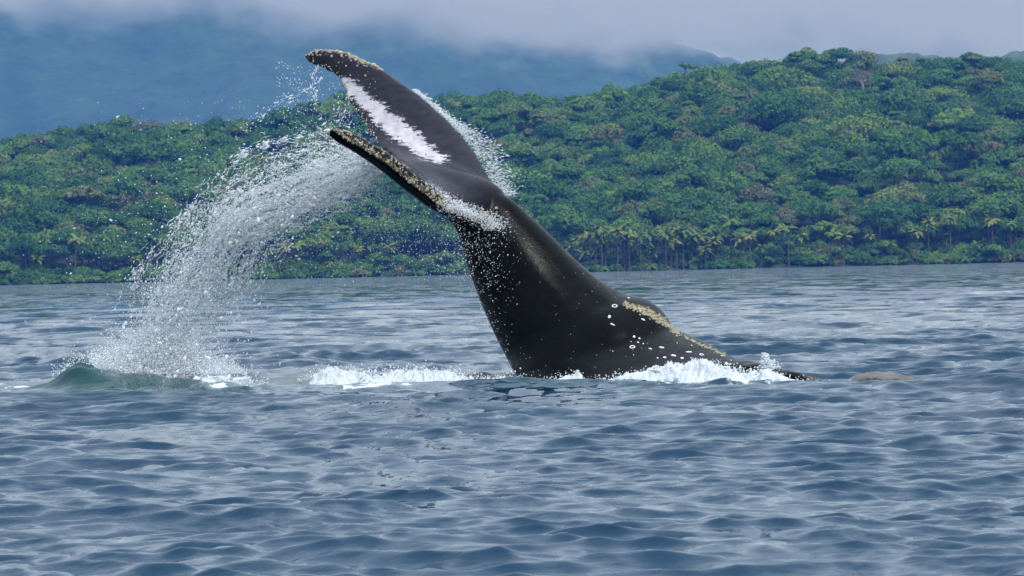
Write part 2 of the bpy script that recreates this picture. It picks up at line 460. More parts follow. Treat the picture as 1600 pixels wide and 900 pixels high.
xs = np.linspace(-900, 900, 181); ys = np.concatenate([np.linspace(1470, 1560, 24), np.linspace(1570, 2350, 60)])
Yg, Xg = np.meshgrid(ys, xs, indexing='ij')
me = mesh_from("hill", np.stack([Xg.ravel(), Yg.ravel(), hill_z(Xg.ravel(), Yg.ravel())], 1), grid_faces(len(ys), len(xs)))
tag(obj("hill", me, M_SOIL), "wooded hillside rising from the far shore", "hill", kind="structure")

# lower ridge seen over the hill on the right
def ridge_sheet(name, prof, Y0, depth, back, mat, label, nx=260, ny=40, rough=8.0, seed=3, fine=5.0, foot=0.0):
    X = np.array([P(a, b, Y0).x for a, b in prof]); Z = np.array([P(a, b, Y0).z for a, b in prof])
    xs = np.linspace(X[0], X[-1], nx); ys = np.concatenate([np.linspace(Y0 - depth, Y0, ny), np.linspace(Y0 + back / 6, Y0 + back, 6)])
    Yg, Xg = np.meshgrid(ys, xs, indexing='ij')
    top = np.interp(Xg, X, Z)
    u = np.clip((Yg - (Y0 - depth)) / depth, 0, 1)
    z = foot + (top - foot) * u ** 0.9 * np.where(Yg > Y0, 1 - (Yg - Y0) / back * 0.6, 1)
    sp = (np.abs(fbm(Xg / depth * 3.5, Yg / depth * 1.2, oct=4, seed=seed) - 0.5)) * 2
    z = z - sp * rough * np.sin(np.pi * u) ** 0.7 * 2
    z = z + (fbm(Xg / 14, Yg / 14, oct=3, seed=seed + 9, gain=0.65) - 0.5) * fine * 2
    me = mesh_from(name, np.stack([Xg.ravel(), Yg.ravel(), z.ravel()], 1), grid_faces(len(ys), len(xs)))
    return tag(obj(name, me, mat), label, "mountain" if "mountain" in name else "ridge", kind="structure")

ridge_sheet("distant_ridge", [(1000, 150), (1150, 112), (1250, 102), (1340, 97), (1370, 85), (1430, 80), (1480, 90), (1520, 84), (1560, 86), (1600, 82), (1750, 84), (1950, 110)],
            3300.0, 500, 300, M_RIDGE, "hazy blue green ridge showing above the hill at the right", nx=420, rough=5, seed=12, fine=5)
ridge_sheet("mountain", [(-900, 20), (-300, -20), (0, -60), (300, -40), (600, -10), (800, 10), (950, 40), (1050, 66), (1120, 86), (1180, 104), (1300, 140), (1600, 190), (1900, 240)],
            6600.0, 1300, 700, M_MOUNT, "steep blue forested mountain with its top lost in cloud", nx=420, ny=90, rough=70, seed=31, fine=7)

# ------------------------------------------------------------------ trees
def tube(points, radii, n=7):
    """tapered tube through points -> verts, faces"""
    pts = [Vector(p) for p in points]; V, F = [], []
    for i, p in enumerate(pts):
        d = (pts[min(i + 1, len(pts) - 1)] - pts[max(i - 1, 0)]).normalized()
        a = d.orthogonal().normalized(); b = d.cross(a)
        for k in range(n):
            th = 2 * math.pi * k / n
            V.append(p + (a * math.cos(th) + b * math.sin(th)) * radii[i])
    for i in range(len(pts) - 1):
        for k in range(n):
            F.append((i * n + k, i * n + (k + 1) % n, (i + 1) * n + (k + 1) % n, (i + 1) * n + k))
    F.append(tuple(range((len(pts) - 1) * n, len(pts) * n)))
    return V, F

def join(parts):
    V, F = [], []
    for v, f in parts:
        o = len(V); V += list(v); F += [tuple(i + o for i in q) for q in f]
    return V, F

def crown_mesh(seed, R, Hc, z0, flat, nleaf=1300, leaf=0.44):
    """foliage: many small tilted leaf sprays on uneven boughs"""
    g = np.random.default_rng(seed)
    nb = g.integers(9, 15)
    cen = []
    for i in range(nb):
        a = 2 * math.pi * (i / nb) + g.uniform(-.4, .4); rr = R * g.uniform(0.25, 0.78)
        cen.append((rr * math.cos(a), rr * math.sin(a), z0 + Hc * (0.30 + 0.42 * (1 - (rr / R) ** 2) * g.uniform(.6, 1.2)), R * g.uniform(0.26, 0.44)))
    cen.append((g.uniform(-.1, .1) * R, g.uniform(-.1, .1) * R, z0 + Hc * 0.72, R * 0.42))
    V, F = [], []
    w = np.array([c[3] ** 2 for c in cen]); w /= w.sum()
    pick = g.choice(len(cen), nleaf, p=w)
    for b in pick:
        cx, cy, cz, r = cen[b]
        d = g.normal(size=3); d[2] = abs(d[2]) * 1.1 - 0.35; d /= np.linalg.norm(d)
        q = np.array((cx, cy, cz)) + d * r * np.array((1, 1, flat)) * g.uniform(0.72, 1.08)
        n = d + g.normal(size=3) * 0.45; n[2] += 0.35; n /= np.linalg.norm(n)
        a = np.cross(n, g.normal(size=3)); a /= np.linalg.norm(a); c = np.cross(n, a)
        s = leaf * g.uniform(0.6, 1.5)
        o = len(V)
        V += [q - a * s, q - c * s * 0.6 + n * 0.1 * s, q + a * s * g.uniform(.7, 1.2), q + c * s * 0.65 - n * 0.15 * s]
        F.append((o, o + 1, o + 2, o + 3))
    return mesh_from("crown", np.array(V), np.array(F), smooth=False)

def trunk_mesh(seed, Ht, R, r0=0.32):
    g = random.Random(seed)
    top = Vector((g.uniform(-.6, .6), g.uniform(-.6, .6), Ht))
    parts = [tube([(0, 0, -1.5), (0.1, 0, Ht * .3), top * 0.7 + Vector((0, 0, 0)), top], [r0 * 1.4, r0, r0 * .8, r0 * .6])]
    for i in range(5):
        a = 2 * math.pi * i / 5 + g.uniform(-.4, .4)
        e = top + Vector((math.cos(a) * R * .55, math.sin(a) * R * .55, R * g.uniform(.25, .5)))
        parts.append(tube([top * .9, (top + e) / 2 + Vector((0, 0, .4)), e], [r0 * .5, r0 * .35, r0 * .12], 5))
    v, f = join(parts)
    return mesh_from("trunk", np.array([tuple(p) for p in v]), f)

VARIANTS = []
for i in range(14):
    g = random.Random(100 + i)
    R = g.uniform(3.8, 8.0); Hc = g.uniform(4.5, 9.0); Ht = g.uniform(5.5, 8.5)
    VARIANTS.append((crown_mesh(200 + i, R, Hc, Ht - 1.8, g.uniform(.50, 1.15)), trunk_mesh(300 + i, Ht, R)))
for c, t in VARIANTS: c.materials.append(M_LEAF); t.materials.append(M_BARK)

# scatter over the slope
pts = []
step = 7.4
y = SHORE + 1
row = 0
while y < 2010:
    x = -330 + (row % 2) * step / 2
    while x < 330:
        pts.append((x + random.uniform(-2.6, 2.6), y + random.uniform(-2.6, 2.6)))
        x += step
    y += step; row += 1
pts = np.array(pts)
sp_noise = fbm(pts[:, 0] * 0.02, pts[:, 1] * 0.02, oct=3, seed=44)
keep = rng.random(len(pts)) < np.clip(0.66 + sp_noise * 0.7, 0, 1)
pxx = PIX(np.stack([pts[:, 0], pts[:, 1], 0 * pts[:, 0] + 3], 1))[:, 0]
keep &= ~((pxx > 885) & (pxx < 1140) & (pts[:, 1] < SHORE + 11) & (rng.random(len(pts)) < .75))   # palms stand in front here
pts = pts[keep]
pz = hill_z(pts[:, 0], pts[:, 1])
scl = rng.uniform(0.60, 1.22, len(pts)) * np.where((rng.random(len(pts)) < 0.10) & (pts[:, 1] < 1850), 1.42, 1.0)
shoreline = pts[:, 1] < SHORE + 13
scl[shoreline] *= 0.62
pz = pz - 1.2 - np.where(shoreline, rng.uniform(3.5, 5.5, len(pts)) * scl, 0)
var = rng.integers(0, len(VARIANTS), len(pts)); rot = rng.uniform(0, 6.283, len(pts))
pq = PIX(np.stack([pts[:, 0], pts[:, 1], pz + 8], 1))
inview = (pq[:, 0] > 5) & (pq[:, 0] < 1595) & ~((pq[:, 0] > 715) & (pq[:, 0] < 905) & (pq[:, 1] > 300))
order = [i for i in np.argsort(pts[:, 1] - 6 * scl) if inview[i]][:270]
single = set(int(i) for i in order)

FOREST_GROUP = "broadleaf trees on the lower slope by the shore"
sources = {}
def place_tree(x, y, z, s, r, v, label, group, name="broadleaf_tree"):
    root = bpy.data.objects.new(name, None); COL.objects.link(root)
    root.location = (x, y, z); root.rotation_euler = (0, 0, r); root.scale = (s, s, s * random.uniform(.9, 1.15))
    root.empty_display_size = 0.5
    tag(root, label, "tree", group)
    c = obj("crown", VARIANTS[v][0], None, root); t = obj("trunk", VARIANTS[v][1], None, root)
    sources.setdefault(v, c)
    return root
for i in order:
    where = [w for lo, w in ((0, "behind the left half of the spray"), (300, "behind the right half of the spray"), (560, "below the raised flukes"), (885, "just right of the tail stock"), (1140, "right of the palm grove"), (1380, "near the right edge")) if pq[i, 0] >= lo][-1]
    row_ = "bushy tree at the waterline" if shoreline[i] else "tree close behind the waterline" if pts[i, 1] < SHORE + 32 else "tree on the lower slope"
    look = "large spreading " if scl[i] > 1.0 else "small rounded " if scl[i] < 0.75 and not shoreline[i] else "rounded "
    place_tree(pts[i, 0], pts[i, 1], pz[i], scl[i], rot[i], int(var[i]), look + row_ + ", " + where, "trees along the far shore, " + where)

def forest_nodes(srcs):
    ng = bpy.data.node_groups.new("forest", 'GeometryNodeTree')
    ng.interface.new_socket("Geometry", in_out='INPUT', socket_type='NodeSocketGeometry')
    ng.interface.new_socket("Geometry", in_out='OUTPUT', socket_type='NodeSocketGeometry')
    n, l = ng.nodes, ng.links
    gi, go = n.new("NodeGroupInput"), n.new("NodeGroupOutput")
    jg = n.new("GeometryNodeJoinGeometry")
    def named(nm, typ):
        a = n.new("GeometryNodeInputNamedAttribute"); a.data_type = typ; a.inputs[0].default_value = nm; return a.outputs[0]
    for v, src in srcs.items():
        oi = n.new("GeometryNodeObjectInfo"); oi.transform_space = 'ORIGINAL'; oi.inputs[0].default_value = src; oi.inputs[1].default_value = True
        cmp_ = n.new("FunctionNodeCompare"); cmp_.data_type = 'INT'; cmp_.operation = 'EQUAL'
        l.new(named("variant", 'INT'), cmp_.inputs['A'] if False else [s for s in cmp_.inputs if s.name == 'A' and s.type == 'INT'][0])
        [s for s in cmp_.inputs if s.name == 'B' and s.type == 'INT'][0].default_value = v
        ip = n.new("GeometryNodeInstanceOnPoints")
        l.new(gi.outputs[0], ip.inputs['Points']); l.new(cmp_.outputs[0], ip.inputs['Selection'])
        l.new(oi.outputs['Geometry'], ip.inputs['Instance'])
        cb = n.new("ShaderNodeCombineXYZ"); l.new(named("turn", 'FLOAT'), cb.inputs[2])
        e2r = n.new("FunctionNodeEulerToRotation"); l.new(cb.outputs[0], e2r.inputs[0])
        l.new(e2r.outputs[0], ip.inputs['Rotation'])
        cs = n.new("ShaderNodeCombineXYZ"); sc = named("size", 'FLOAT')
        for k in range(3): l.new(sc, cs.inputs[k])
        l.new(cs.outputs[0], ip.inputs['Scale'])
        l.new(ip.outputs[0], jg.inputs[0])
    l.new(jg.outputs[0], go.inputs[0])
    return ng
# low scrub fills the ground along the water
shrub = obj("scrub_bush", crown_mesh(777, 4.2, 4.6, -1.2, .9, 620, .5), M_LEAF)
sp0 = P(845, 418, SHORE + 2); shrub.location = (sp0.x, SHORE + 2, 0.3); tag(shrub, "low green scrub bush at the waterline behind the tail stock", "bush")
sources[len(VARIANTS)] = shrub
nsb = 900
sbx = rng.uniform(-330, 330, nsb); sby = SHORE + np.abs(rng.normal(0, 14, nsb)) - 1.5
pts = np.concatenate([pts, np.stack([sbx, sby], 1)]); pz = np.concatenate([pz, np.maximum(hill_z(sbx, sby), 0) - .2])
scl = np.concatenate([scl, rng.uniform(.45, 1.15, nsb)]); rot = np.concatenate([rot, rng.uniform(0, 6.28, nsb)]); var = np.concatenate([var, np.full(nsb, len(VARIANTS))])
rest = np.array([i for i in range(len(pts)) if i not in single])
me = bpy.data.meshes.new("forest")
me.from_pydata(np.stack([pts[rest, 0], pts[rest, 1], pz[rest]], 1).tolist(), [], [])
a = me.attributes.new("variant", 'INT', 'POINT'); a.data.foreach_set("value", var[rest].astype(np.int32))
attr(me, "turn", rot[rest]); attr(me, "size", scl[rest])
fo = obj("forest", me, M_LEAF)
md = fo.modifiers.new("forest", 'NODES'); md.node_group = forest_nodes(sources)
tag(fo, "dense mixed green forest covering the hillside up to its ridge", "forest", kind="stuff")

# trees that stand out from the canopy
def special_tree(px, py_base, Y, height, crownR, kind, label, name):
    p = P(px, py_base, Y)
    zb = float(hill_z(np.array([p.x]), np.array([Y]))[0])
    top = p.z                                   # base of what shows; the trunk goes down to the slope
    root = bpy.data.objects.new(name, None); COL.objects.link(root); root.location = (p.x, Y, min(zb, top - 4)); root.empty_display_size = .5
    base = root.location.z
    Ht = top - base + height
    g = random.Random(int(px))
    if kind == 'umbrella':
        crown = []
        t = tube([(0, 0, -1), (0.2, 0, Ht * .5), (0.5, 0, Ht - crownR * .35)], [.5, .4, .28])
        br = [t]
        for k in range(6):
            a = k * 1.05 + g.uniform(-.2, .2)
            br.append(tube([(0.4, 0, Ht - crownR * .8), (math.cos(a) * crownR * .4, math.sin(a) * crownR * .4, Ht - crownR * .3), (math.cos(a) * crownR * .8, math.sin(a) * crownR * .8, Ht - crownR * .1)], [.2, .14, .06], 5))
        v, f = join(br); obj("trunk", mesh_from("trunk", np.array([tuple(q) for q in v]), f), M_BARK, root)
        cm = crown_mesh(int(px) + 5, crownR, crownR * .7, Ht - crownR * .55, .42, 420, .5); obj("crown", cm, M_LEAF, root)
    else:                                       # bare or thin crowned, pale trunk and limbs
        br = [tube([(0, 0, -1), (0.1, 0, Ht * .6), (0, 0, Ht - height * .55)], [.7, .6, .5])]
        tips = []
        def limb(p0, d, L, r, depth):
            p1 = p0 + d * L
            br.append(tube([p0, (p0 + p1) / 2 + Vector((g.uniform(-.1, .1), g.uniform(-.1, .1), .1)) * L, p1], [r, r * .8, r * .55], 5))
            if depth == 0: tips.append(p1); return
            for _ in range(3):
                nd = (d + Vector((g.uniform(-.8, .8), g.uniform(-.8, .8), g.uniform(-.15, .5)))).normalized(); limb(p1, nd, L * .68, r * .55, depth - 1)
        for k in range(4):
            a = k * 1.57 + g.uniform(-.4, .4); limb(Vector((0, 0, Ht - height * .6)), Vector((math.cos(a) * .6, math.sin(a) * .6, .8)).normalized(), height * .28, .32, 2)
        v, f = join(br); obj("trunk", mesh_from("trunk", np.array([tuple(q) for q in v]), f), M_PALEBARK if kind == 'bare' else M_BARK, root)
        gg = np.random.default_rng(int(px)); V, F = [], []
        for tp in tips:
            for _ in range(16):
                q = np.array(tp) + gg.normal(size=3) * crownR * .16; a = gg.normal(size=3); a /= np.linalg.norm(a); c = np.cross(a, gg.normal(size=3)); c /= np.linalg.norm(c); s = .34 * gg.uniform(.6, 1.4)
                o_ = len(V); V += [q - a * s, q - c * s * .5, q + a * s, q + c * s * .5]; F.append((o_, o_ + 1, o_ + 2, o_ + 3))
        obj("crown", mesh_from("crown", np.array(V), np.array(F), False), M_DRY, root)
    tag(root, label, "tree")
special_tree(1521, 112, 1895, 6.5, 4.6, 'umbrella', "flat topped umbrella tree standing above the ridge near the right edge", "umbrella_tree")
special_tree(1440, 108, 1893, 4.5, 3.4, 'umbrella', "low flat crowned tree on the ridge left of the umbrella tree", "umbrella_tree")
special_tree(1070, 122, 1893, 6.5, 3.2, 'umbrella', "tall twin crowned tree poking above the ridge where the mountain meets cloud", "umbrella_tree")
special_tree(1086, 124, 1895, 6.0, 2.8, 'umbrella', "smaller slender tree beside the tall one on the ridge", "umbrella_tree")
special_tree(1348, 148, 1840, 11.0, 7.0, 'bare', "pale trunked bare crowned tree high on the hill at right", "bare_tree")
special_tree(1411, 250, 1700, 10.5, 6.0, 'bare', "leafless grey tree with spreading limbs in the middle of the right slope", "bare_tree")
special_tree(1512, 238, 1712, 5.0, 2.5, 'bare', "short bleached dead trunk on the right slope", "bare_tree")
special_tree(1353, 275, 1670, 9.0, 3.5, 'bare', "thin pale tree below the leafless grey tree", "bare_tree")
special_tree(1172, 190, 1790, 9.0, 4.5, 'bare', "thin pale tree in the upper middle of the hill", "bare_tree")
special_tree(985, 240, 1720, 9.0, 5.0, 'bare', "pale thin crowned tree just right of the fluke", "bare_tree")

# palms along the water
def palm_meshes(seed, H):
    g = random.Random(seed)
    lean = g.uniform(-.8, .8)
    t = tube([(0, 0, -1.2), (lean * .2, 0, H * .4), (lean * .6, 0, H * .75), (lean, 0, H)], [.24, .17, .15, .13], 7)
    tm = mesh_from("trunk", np.array([tuple(p) for p in t[0]]), t[1])
    V, F = [], []
    for i in range(17):
        a = i * 2.399 + g.uniform(-.2, .2); el = g.uniform(-.25, 1.15); L = g.uniform(2.6, 3.6)
        pr = Vector((lean, 0, H)); d = Vector((math.cos(a) * math.cos(el), math.sin(a) * math.cos(el), math.sin(el)))
        side = Vector((-math.sin(a), math.cos(a), 0))
        last = None
        for k in range(7):
            w = (0.12, .42, .55, .52, .42, .28, .05)[k]
            o = len(V); V += [pr + side * w - Vector((0, 0, w * .5)), pr, pr - side * w - Vector((0, 0, w * .5))]
            if last is not None: F += [(last, last + 1, o + 1, o), (last + 1, last + 2, o + 2, o + 1)]
            last = o
            pr = pr + d * (L / 6); d = (d + Vector((0, 0, -.27))).normalized()
    cm = mesh_from("crown", np.array([tuple(p) for p in V]), F, False)
    tm.materials.append(M_BARK); cm.materials.append(M_PALM)
    return tm, cm
PALMS = [palm_meshes(50 + i, 6.0 + 1.4 * i) for i in range(5)]
palm_px = [905, 918, 930, 941, 949, 957, 966, 975, 984, 996, 1004, 1013, 1022, 1031, 1040, 1049, 1060, 1069, 1078, 1088, 1099, 1110, 1118, 1130, 1146, 1160, 1172,
           1190, 1208, 1222, 1236, 1252, 1300, 1312, 1322, 1360, 1392, 1436, 1450, 1490, 1530, 1556, 1580, 445, 470, 505, 560, 610, 120, 215, 60] + [892 + int(i * 9.3) for i in range(26)]
for i, px in enumerate(palm_px):
    Y = SHORE + random.choice((-2, 0, 2, 4, 8)) + random.uniform(-1, 1)
    x = P(px + random.uniform(-4, 4), 425, Y).x
    z = max(float(hill_z(np.array([x]), np.array([Y]))[0]), 0.1)
    tm, cm = PALMS[random.randrange(5)]
    root = bpy.data.objects.new("palm_tree", None); COL.objects.link(root)
    root.location = (x, Y, z); root.rotation_euler = (0, 0, random.uniform(0, 6.28)); s = random.uniform(.95, 1.4); root.scale = (s, s, s); root.empty_display_size = .5
    obj("trunk", tm, None, root); obj("crown", cm, None, root)
    if 885 <= px < 1140: where = "in the grove just right of the whale's back"
    elif 1140 <= px < 1280: where = "between the grove and the dark trees at right"
    elif px >= 1280: where = "among dark trees towards the right edge"
    elif px > 420: where = "at the water's edge below the flukes"
    else: where = "at the water's edge left of the spray"
    tag(root, "slender " + ("tall" if tm is PALMS[4][0] or tm is PALMS[3][0] else "short" if tm is PALMS[0][0] else "mid height") + " palm with drooping fronds " + where, "palm tree", "palms " + where)

# ------------------------------------------------------------------ haze and cloud
def box_mesh(name, a, b):
    v = [(x, y, z) for x in (a[0], b[0]) for y in (a[1], b[1]) for z in (a[2], b[2])]
    return mesh_from(name, np.array(v), [(0, 1, 3, 2), (4, 6, 7, 5), (0, 4, 5, 1), (2, 3, 7, 6), (0, 2, 6, 4), (1, 5, 7, 3)], smooth=False)
t = NT("sea_haze")
pv = t.node("ShaderNodeVolumePrincipled", Color=(0.065, 0.27, 0.95, 1), Absorption__Color=(1, 1, 1, 1), Density=0.000088, Anisotropy=0.0)
t.l.new(pv.outputs[0], t.out.inputs['Volume'])
hz = obj("haze", box_mesh("haze", (-1000, -250, -4), (1000, 5000, 400)), t.m)
tag(hz, "thin blue haze hanging over the bay and hills", "haze", kind="stuff")

t = NT("low_cloud")
tc = t.n.new("ShaderNodeTexCoord"); oc = tc.outputs['Object']
sx = t.n.new("ShaderNodeSeparateXYZ"); t.l.new(oc, sx.inputs[0])
n1 = t.noise(t.map(oc, (1, 1, 1.5)), 0.0062, 6, 0.58)
n2 = t.noise(t.map(oc, (1, 1, 1.2)), 0.0021, 2, 0.5)
edge = t.math('ADD', 286.0, t.math('MULTIPLY', sx.outputs[0], -0.085))
hgt = t.math('SUBTRACT', sx.outputs[2], edge)
hgt = t.math('ADD', hgt, t.math('MULTIPLY', t.math('SUBTRACT', n1, 0.5), 210.0))
hgt = t.math('ADD', hgt, t.math('MULTIPLY', t.math('SUBTRACT', n2, 0.5), 70.0))
hgt = t.math('ADD', hgt, t.math('MULTIPLY', t.math('SUBTRACT', t.noise(oc, 0.022, 5, 0.6), 0.5), 46.0))
den = t.math('MULTIPLY', t.smooth(hgt, -8.0, 34.0), 0.014)
pv = t.node("ShaderNodeVolumePrincipled", Color=(0.97, 0.98, 0.99, 1), Density=den, Anisotropy=0.1)
t.l.new(pv.outputs[0], t.out.inputs['Volume'])
cl = obj("cloud", box_mesh("cloud", (-1700, 5020, 190), (1700, 5290, 640)), t.m)
tag(cl, "low grey white cloud bank hiding the mountain top", "cloud", kind="stuff")

# ------------------------------------------------------------------ the whale
# back line D and belly line V of the raised tail stock, as seen in the photograph, with depth and half width
ST = [((1420, 780), (1000, 980), 47.2, .90), ((1290, 668), (900, 810), 47.6, 1.05), ((1205, 602), (852, 695), 48.0, 1.02),
      ((1152, 563), (833, 642), 48.5, .97), ((1105, 536), (818, 607), 49.0, .90), ((1069, 520), (808, 589), 49.25, .84),
      ((1052, 511), (802, 579), 49.35, .81), ((1041, 493), (798, 572), 49.42, .79), ((1024, 476), (794, 564), 49.5, .77),
      ((1003, 465), (788, 552), 49.58, .74), ((984, 461), (782, 541), 49.63, .715), ((968, 456), (778, 533), 49.66, .70), ((938, 438), (768, 512), 49.72, .64),
      ((900, 406), (755, 482), 49.8, .56), ((860, 367), (740, 443), 49.85, .47), ((825, 335), (726, 402), 49.9, .37),
      ((795, 309), (714, 362), 49.95, .28), ((750, 285), (690, 330), 50.0, .20), ((700, 269), (655, 298), 50.05, .14), ((645, 258), (625, 270), 50.1, .07)]
tk = np.arange(len(ST), dtype=float)
NS, NA = 190, 72
tt = np.linspace(0, len(ST) - 1, NS)
Dp = spline(tk, [s[0] for s in ST], tt); Vp = spline(tk, [s[1] for s in ST], tt)
Yc = spline(tk, [s[2] for s in ST], tt)[:, 0]; Wd = spline(tk, [s[3] for s in ST], tt)[:, 0]
D3, V3 = PA(Dp[:, 0], Dp[:, 1], Yc), PA(Vp[:, 0], Vp[:, 1], Yc)
BV = []
for i in range(NS):
    th = np.linspace(0, 2 * math.pi, NA, endpoint=False)
    c, s = np.cos(th), np.sin(th)
    u = (1 - c) / 2
    ridge = np.interp(tt[i], [0, 4, 8, 11, 16, 19], [1.0, 1.1, 1.26, 1.24, 1.15, 1.0])
    keel = np.interp(tt[i], [0, 6, 11, 16, 19], [1.0, 1.0, 1.15, 1.25, 1.0])
    ex = np.where(c > 0, 1 + (ridge - 1) * c, 1 + (keel - 1) * (-c))
    lat = np.sign(s) * np.abs(s) ** ex
    groove = np.interp(tt[i], [4, 7, 12, 15], [.02, .03, .035, .01])
    lat *= 1 - groove * np.exp(-((u - .20) / .07) ** 2) + 0.35 * groove * np.exp(-((u - .36) / .08) ** 2)
    q = D3[i][None] * (1 - u)[:, None] + V3[i][None] * u[:, None]
    q[:, 1] += Wd[i] * lat
    BV.append(q)
BV = np.concatenate(BV)
BF = []
for i in range(NS - 1):
    for k in range(NA):
        BF.append((i * NA + k, i * NA + (k + 1) % NA, (i + 1) * NA + (k + 1) % NA, (i + 1) * NA + k))
BF.append(tuple(range(NA))[::-1]); BF.append(tuple(range((NS - 1) * NA, NS * NA)))

# flukes: leading edge L and trailing edge T from the near tip (s=-1) to the far tip (s=1)
FL = [(-1.0, (514, 205, 48.30), (514, 204, 48.32), .05), (-.95, (531, 214, 48.40), (526, 208, 48.52), .11), (-.85, (560, 229, 48.52), (545, 214, 48.85), .15),
      (-.7, (604, 257, 48.75), (570, 226, 49.2), .18), (-.5, (660, 302, 49.05), (592, 236, 49.5), .20), (-.3, (714, 337, 49.35), (606, 242, 49.7), .22),
      (-.12, (768, 344, 49.7), (616, 246, 49.9), .27), (0, (792, 318, 50.0), (622, 248, 50.05), .28), (.12, (776, 300, 50.28), (612, 240, 50.35), .22),
      (.28, (738, 236, 50.7), (594, 225, 50.75), .18), (.5, (686, 178, 51.1), (569, 192, 51.15), .16), (.7, (627, 130, 51.45), (545, 156, 51.45), .14),
      (.85, (575, 98, 51.65), (530, 124, 51.65), .12), (.95, (523, 80, 51.78), (503, 104, 51.75), .10), (.985, (492, 80, 51.83), (484, 96, 51.82), .08), (1.0, (479, 86, 51.86), (478, 90, 51.86), .04)]
sk = [f[0] for f in FL]
NSF, NC = 260, 40
ss = np.linspace(-1, 1, NSF)
Lp, Tp = spline(sk, [f[1] for f in FL], ss), spline(sk, [f[2] for f in FL], ss)
thk = spline(sk, [f[3] for f in FL], ss)[:, 0]
L3, T3 = PA(Lp[:, 0], Lp[:, 1], Lp[:, 2]), PA(Tp[:, 0], Tp[:, 1], Tp[:, 2])
cc_ = (1 - np.cos(np.linspace(0, math.pi, NC))) / 2
mid = L3[:, None] * (1 - cc_)[None, :, None] + T3[:, None] * cc_[None, :, None]
# ragged trailing edge
dS = np.gradient(mid, axis=0); dC = np.gradient(mid, axis=1)
Nn = np.cross(dS, dC); Nn /= np.linalg.norm(Nn, axis=2)[:, :, None] + 1e-9
for _ in range(3):
    Nn[1:-1] = (Nn[:-2] + Nn[1:-1] + Nn[2:]) / 3
Nn /= np.linalg.norm(Nn, axis=2)[:, :, None] + 1e-9
air = 1.48 * np.sqrt(cc_) - 0.63 * cc_ - 1.758 * cc_**2 + 1.4215 * cc_**3 - 0.5075 * cc_**4
half = thk[:, None] * air[None] + 0.016 * np.minimum(1, cc_ * 8)[None] + 0.002
up_, lo_ = mid + Nn * half[:, :, None], mid - Nn * half[:, :, None]
# gentle scallops on the trailing half of the lobes
wob = (fbm(ss * 26, 0 * ss + 3, oct=3, seed=8) - .5) * 0.07
for A in (up_, lo_):
    A += (T3 - L3)[:, None] / (np.linalg.norm(T3 - L3, axis=1)[:, None, None] + 1e-6) * (wob[:, None] * (cc_ ** 6)[None])[:, :, None]
ring = np.concatenate([up_[:, ::-1], lo_[:, 1:]], 1)
NR = ring.shape[1]
FV = ring.reshape(-1, 3)
FF = []
for i in range(NSF - 1):
    for k in range(NR):
        FF.append((i * NR + k, (i + 1) * NR + k, (i + 1) * NR + (k + 1) % NR, i * NR + (k + 1) % NR))
FF.append(tuple(range(NR))); FF.append(tuple(range((NSF - 1) * NR, NSF * NR))[::-1])
v = np.concatenate([BV, FV]); f = BF + [tuple(i + len(BV) for i in q) for q in FF]
whale_me = remeshed(v, f, 0.0165, 3)
wv, wnrm = coords(whale_me), normals(whale_me)
wq = PIX(wv)

def seg_dist(q, poly, closed=False):
    """distance in pixels from points to a polyline"""
    best = np.full(len(q), 1e9); par = np.zeros(len(q)); acc = 0.0
    P_ = list(poly) + ([poly[0]] if closed else [])
    tot = sum(math.dist(P_[i], P_[i + 1]) for i in range(len(P_) - 1))
    for i in range(len(P_) - 1):
        a, b = np.array(P_[i], float), np.array(P_[i + 1], float); ab = b - a; L = np.linalg.norm(ab)
        u = np.clip(((q - a) @ ab) / (L * L), 0, 1); d = np.linalg.norm(q - a - u[:, None] * ab, axis=1)
        m = d < best; best[m] = d[m]; par[m] = (acc + u[m] * L) / tot; acc += L
    return best, par
def inside(q, poly):
    r = np.zeros(len(q), bool); n = len(poly)
    for i in range(n):
        (x1, y1), (x2, y2) = poly[i], poly[(i + 1) % n]
        if y1 == y2: continue
        c = ((y1 > q[:, 1]) != (y2 > q[:, 1])) & (q[:, 0] < (x2 - x1) * (q[:, 1] - y1) / (y2 - y1) + x1); r ^= c
    return r
Z = lambda L: [(440 + x * .3777, 40 + y * .3777) for x, y in L]
white_poly = Z([(250, 222), (285, 225), (330, 268), (372, 302), (415, 322), (440, 352), (485, 380), (520, 420), (570, 450), (600, 488), (640, 520), (690, 552), (655, 568),
                (600, 545), (540, 513), (495, 478), (455, 455), (425, 425), (392, 395), (360, 360), (325, 325), (285, 290), (258, 260)])
toward = -(wnrm @ np.array((0, 1, 0)))
d, _ = seg_dist(wq, white_poly, True); ins = inside(wq, white_poly)
sd = np.where(ins, d, -d)
white = np.clip(0.56 + sd / 32.0, 0, 1) * (wv[:, 1] > 50.15) * (toward > -0.1)
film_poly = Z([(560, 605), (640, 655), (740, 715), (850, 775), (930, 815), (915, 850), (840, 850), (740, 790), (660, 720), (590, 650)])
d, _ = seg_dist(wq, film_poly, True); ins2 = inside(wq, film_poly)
film = np.clip(0.42 + np.where(ins2, d, -d) / 30.0, 0, 0.8) * (wv[:, 1] < 50.15) * (wnrm[:, 2] > 0.0)
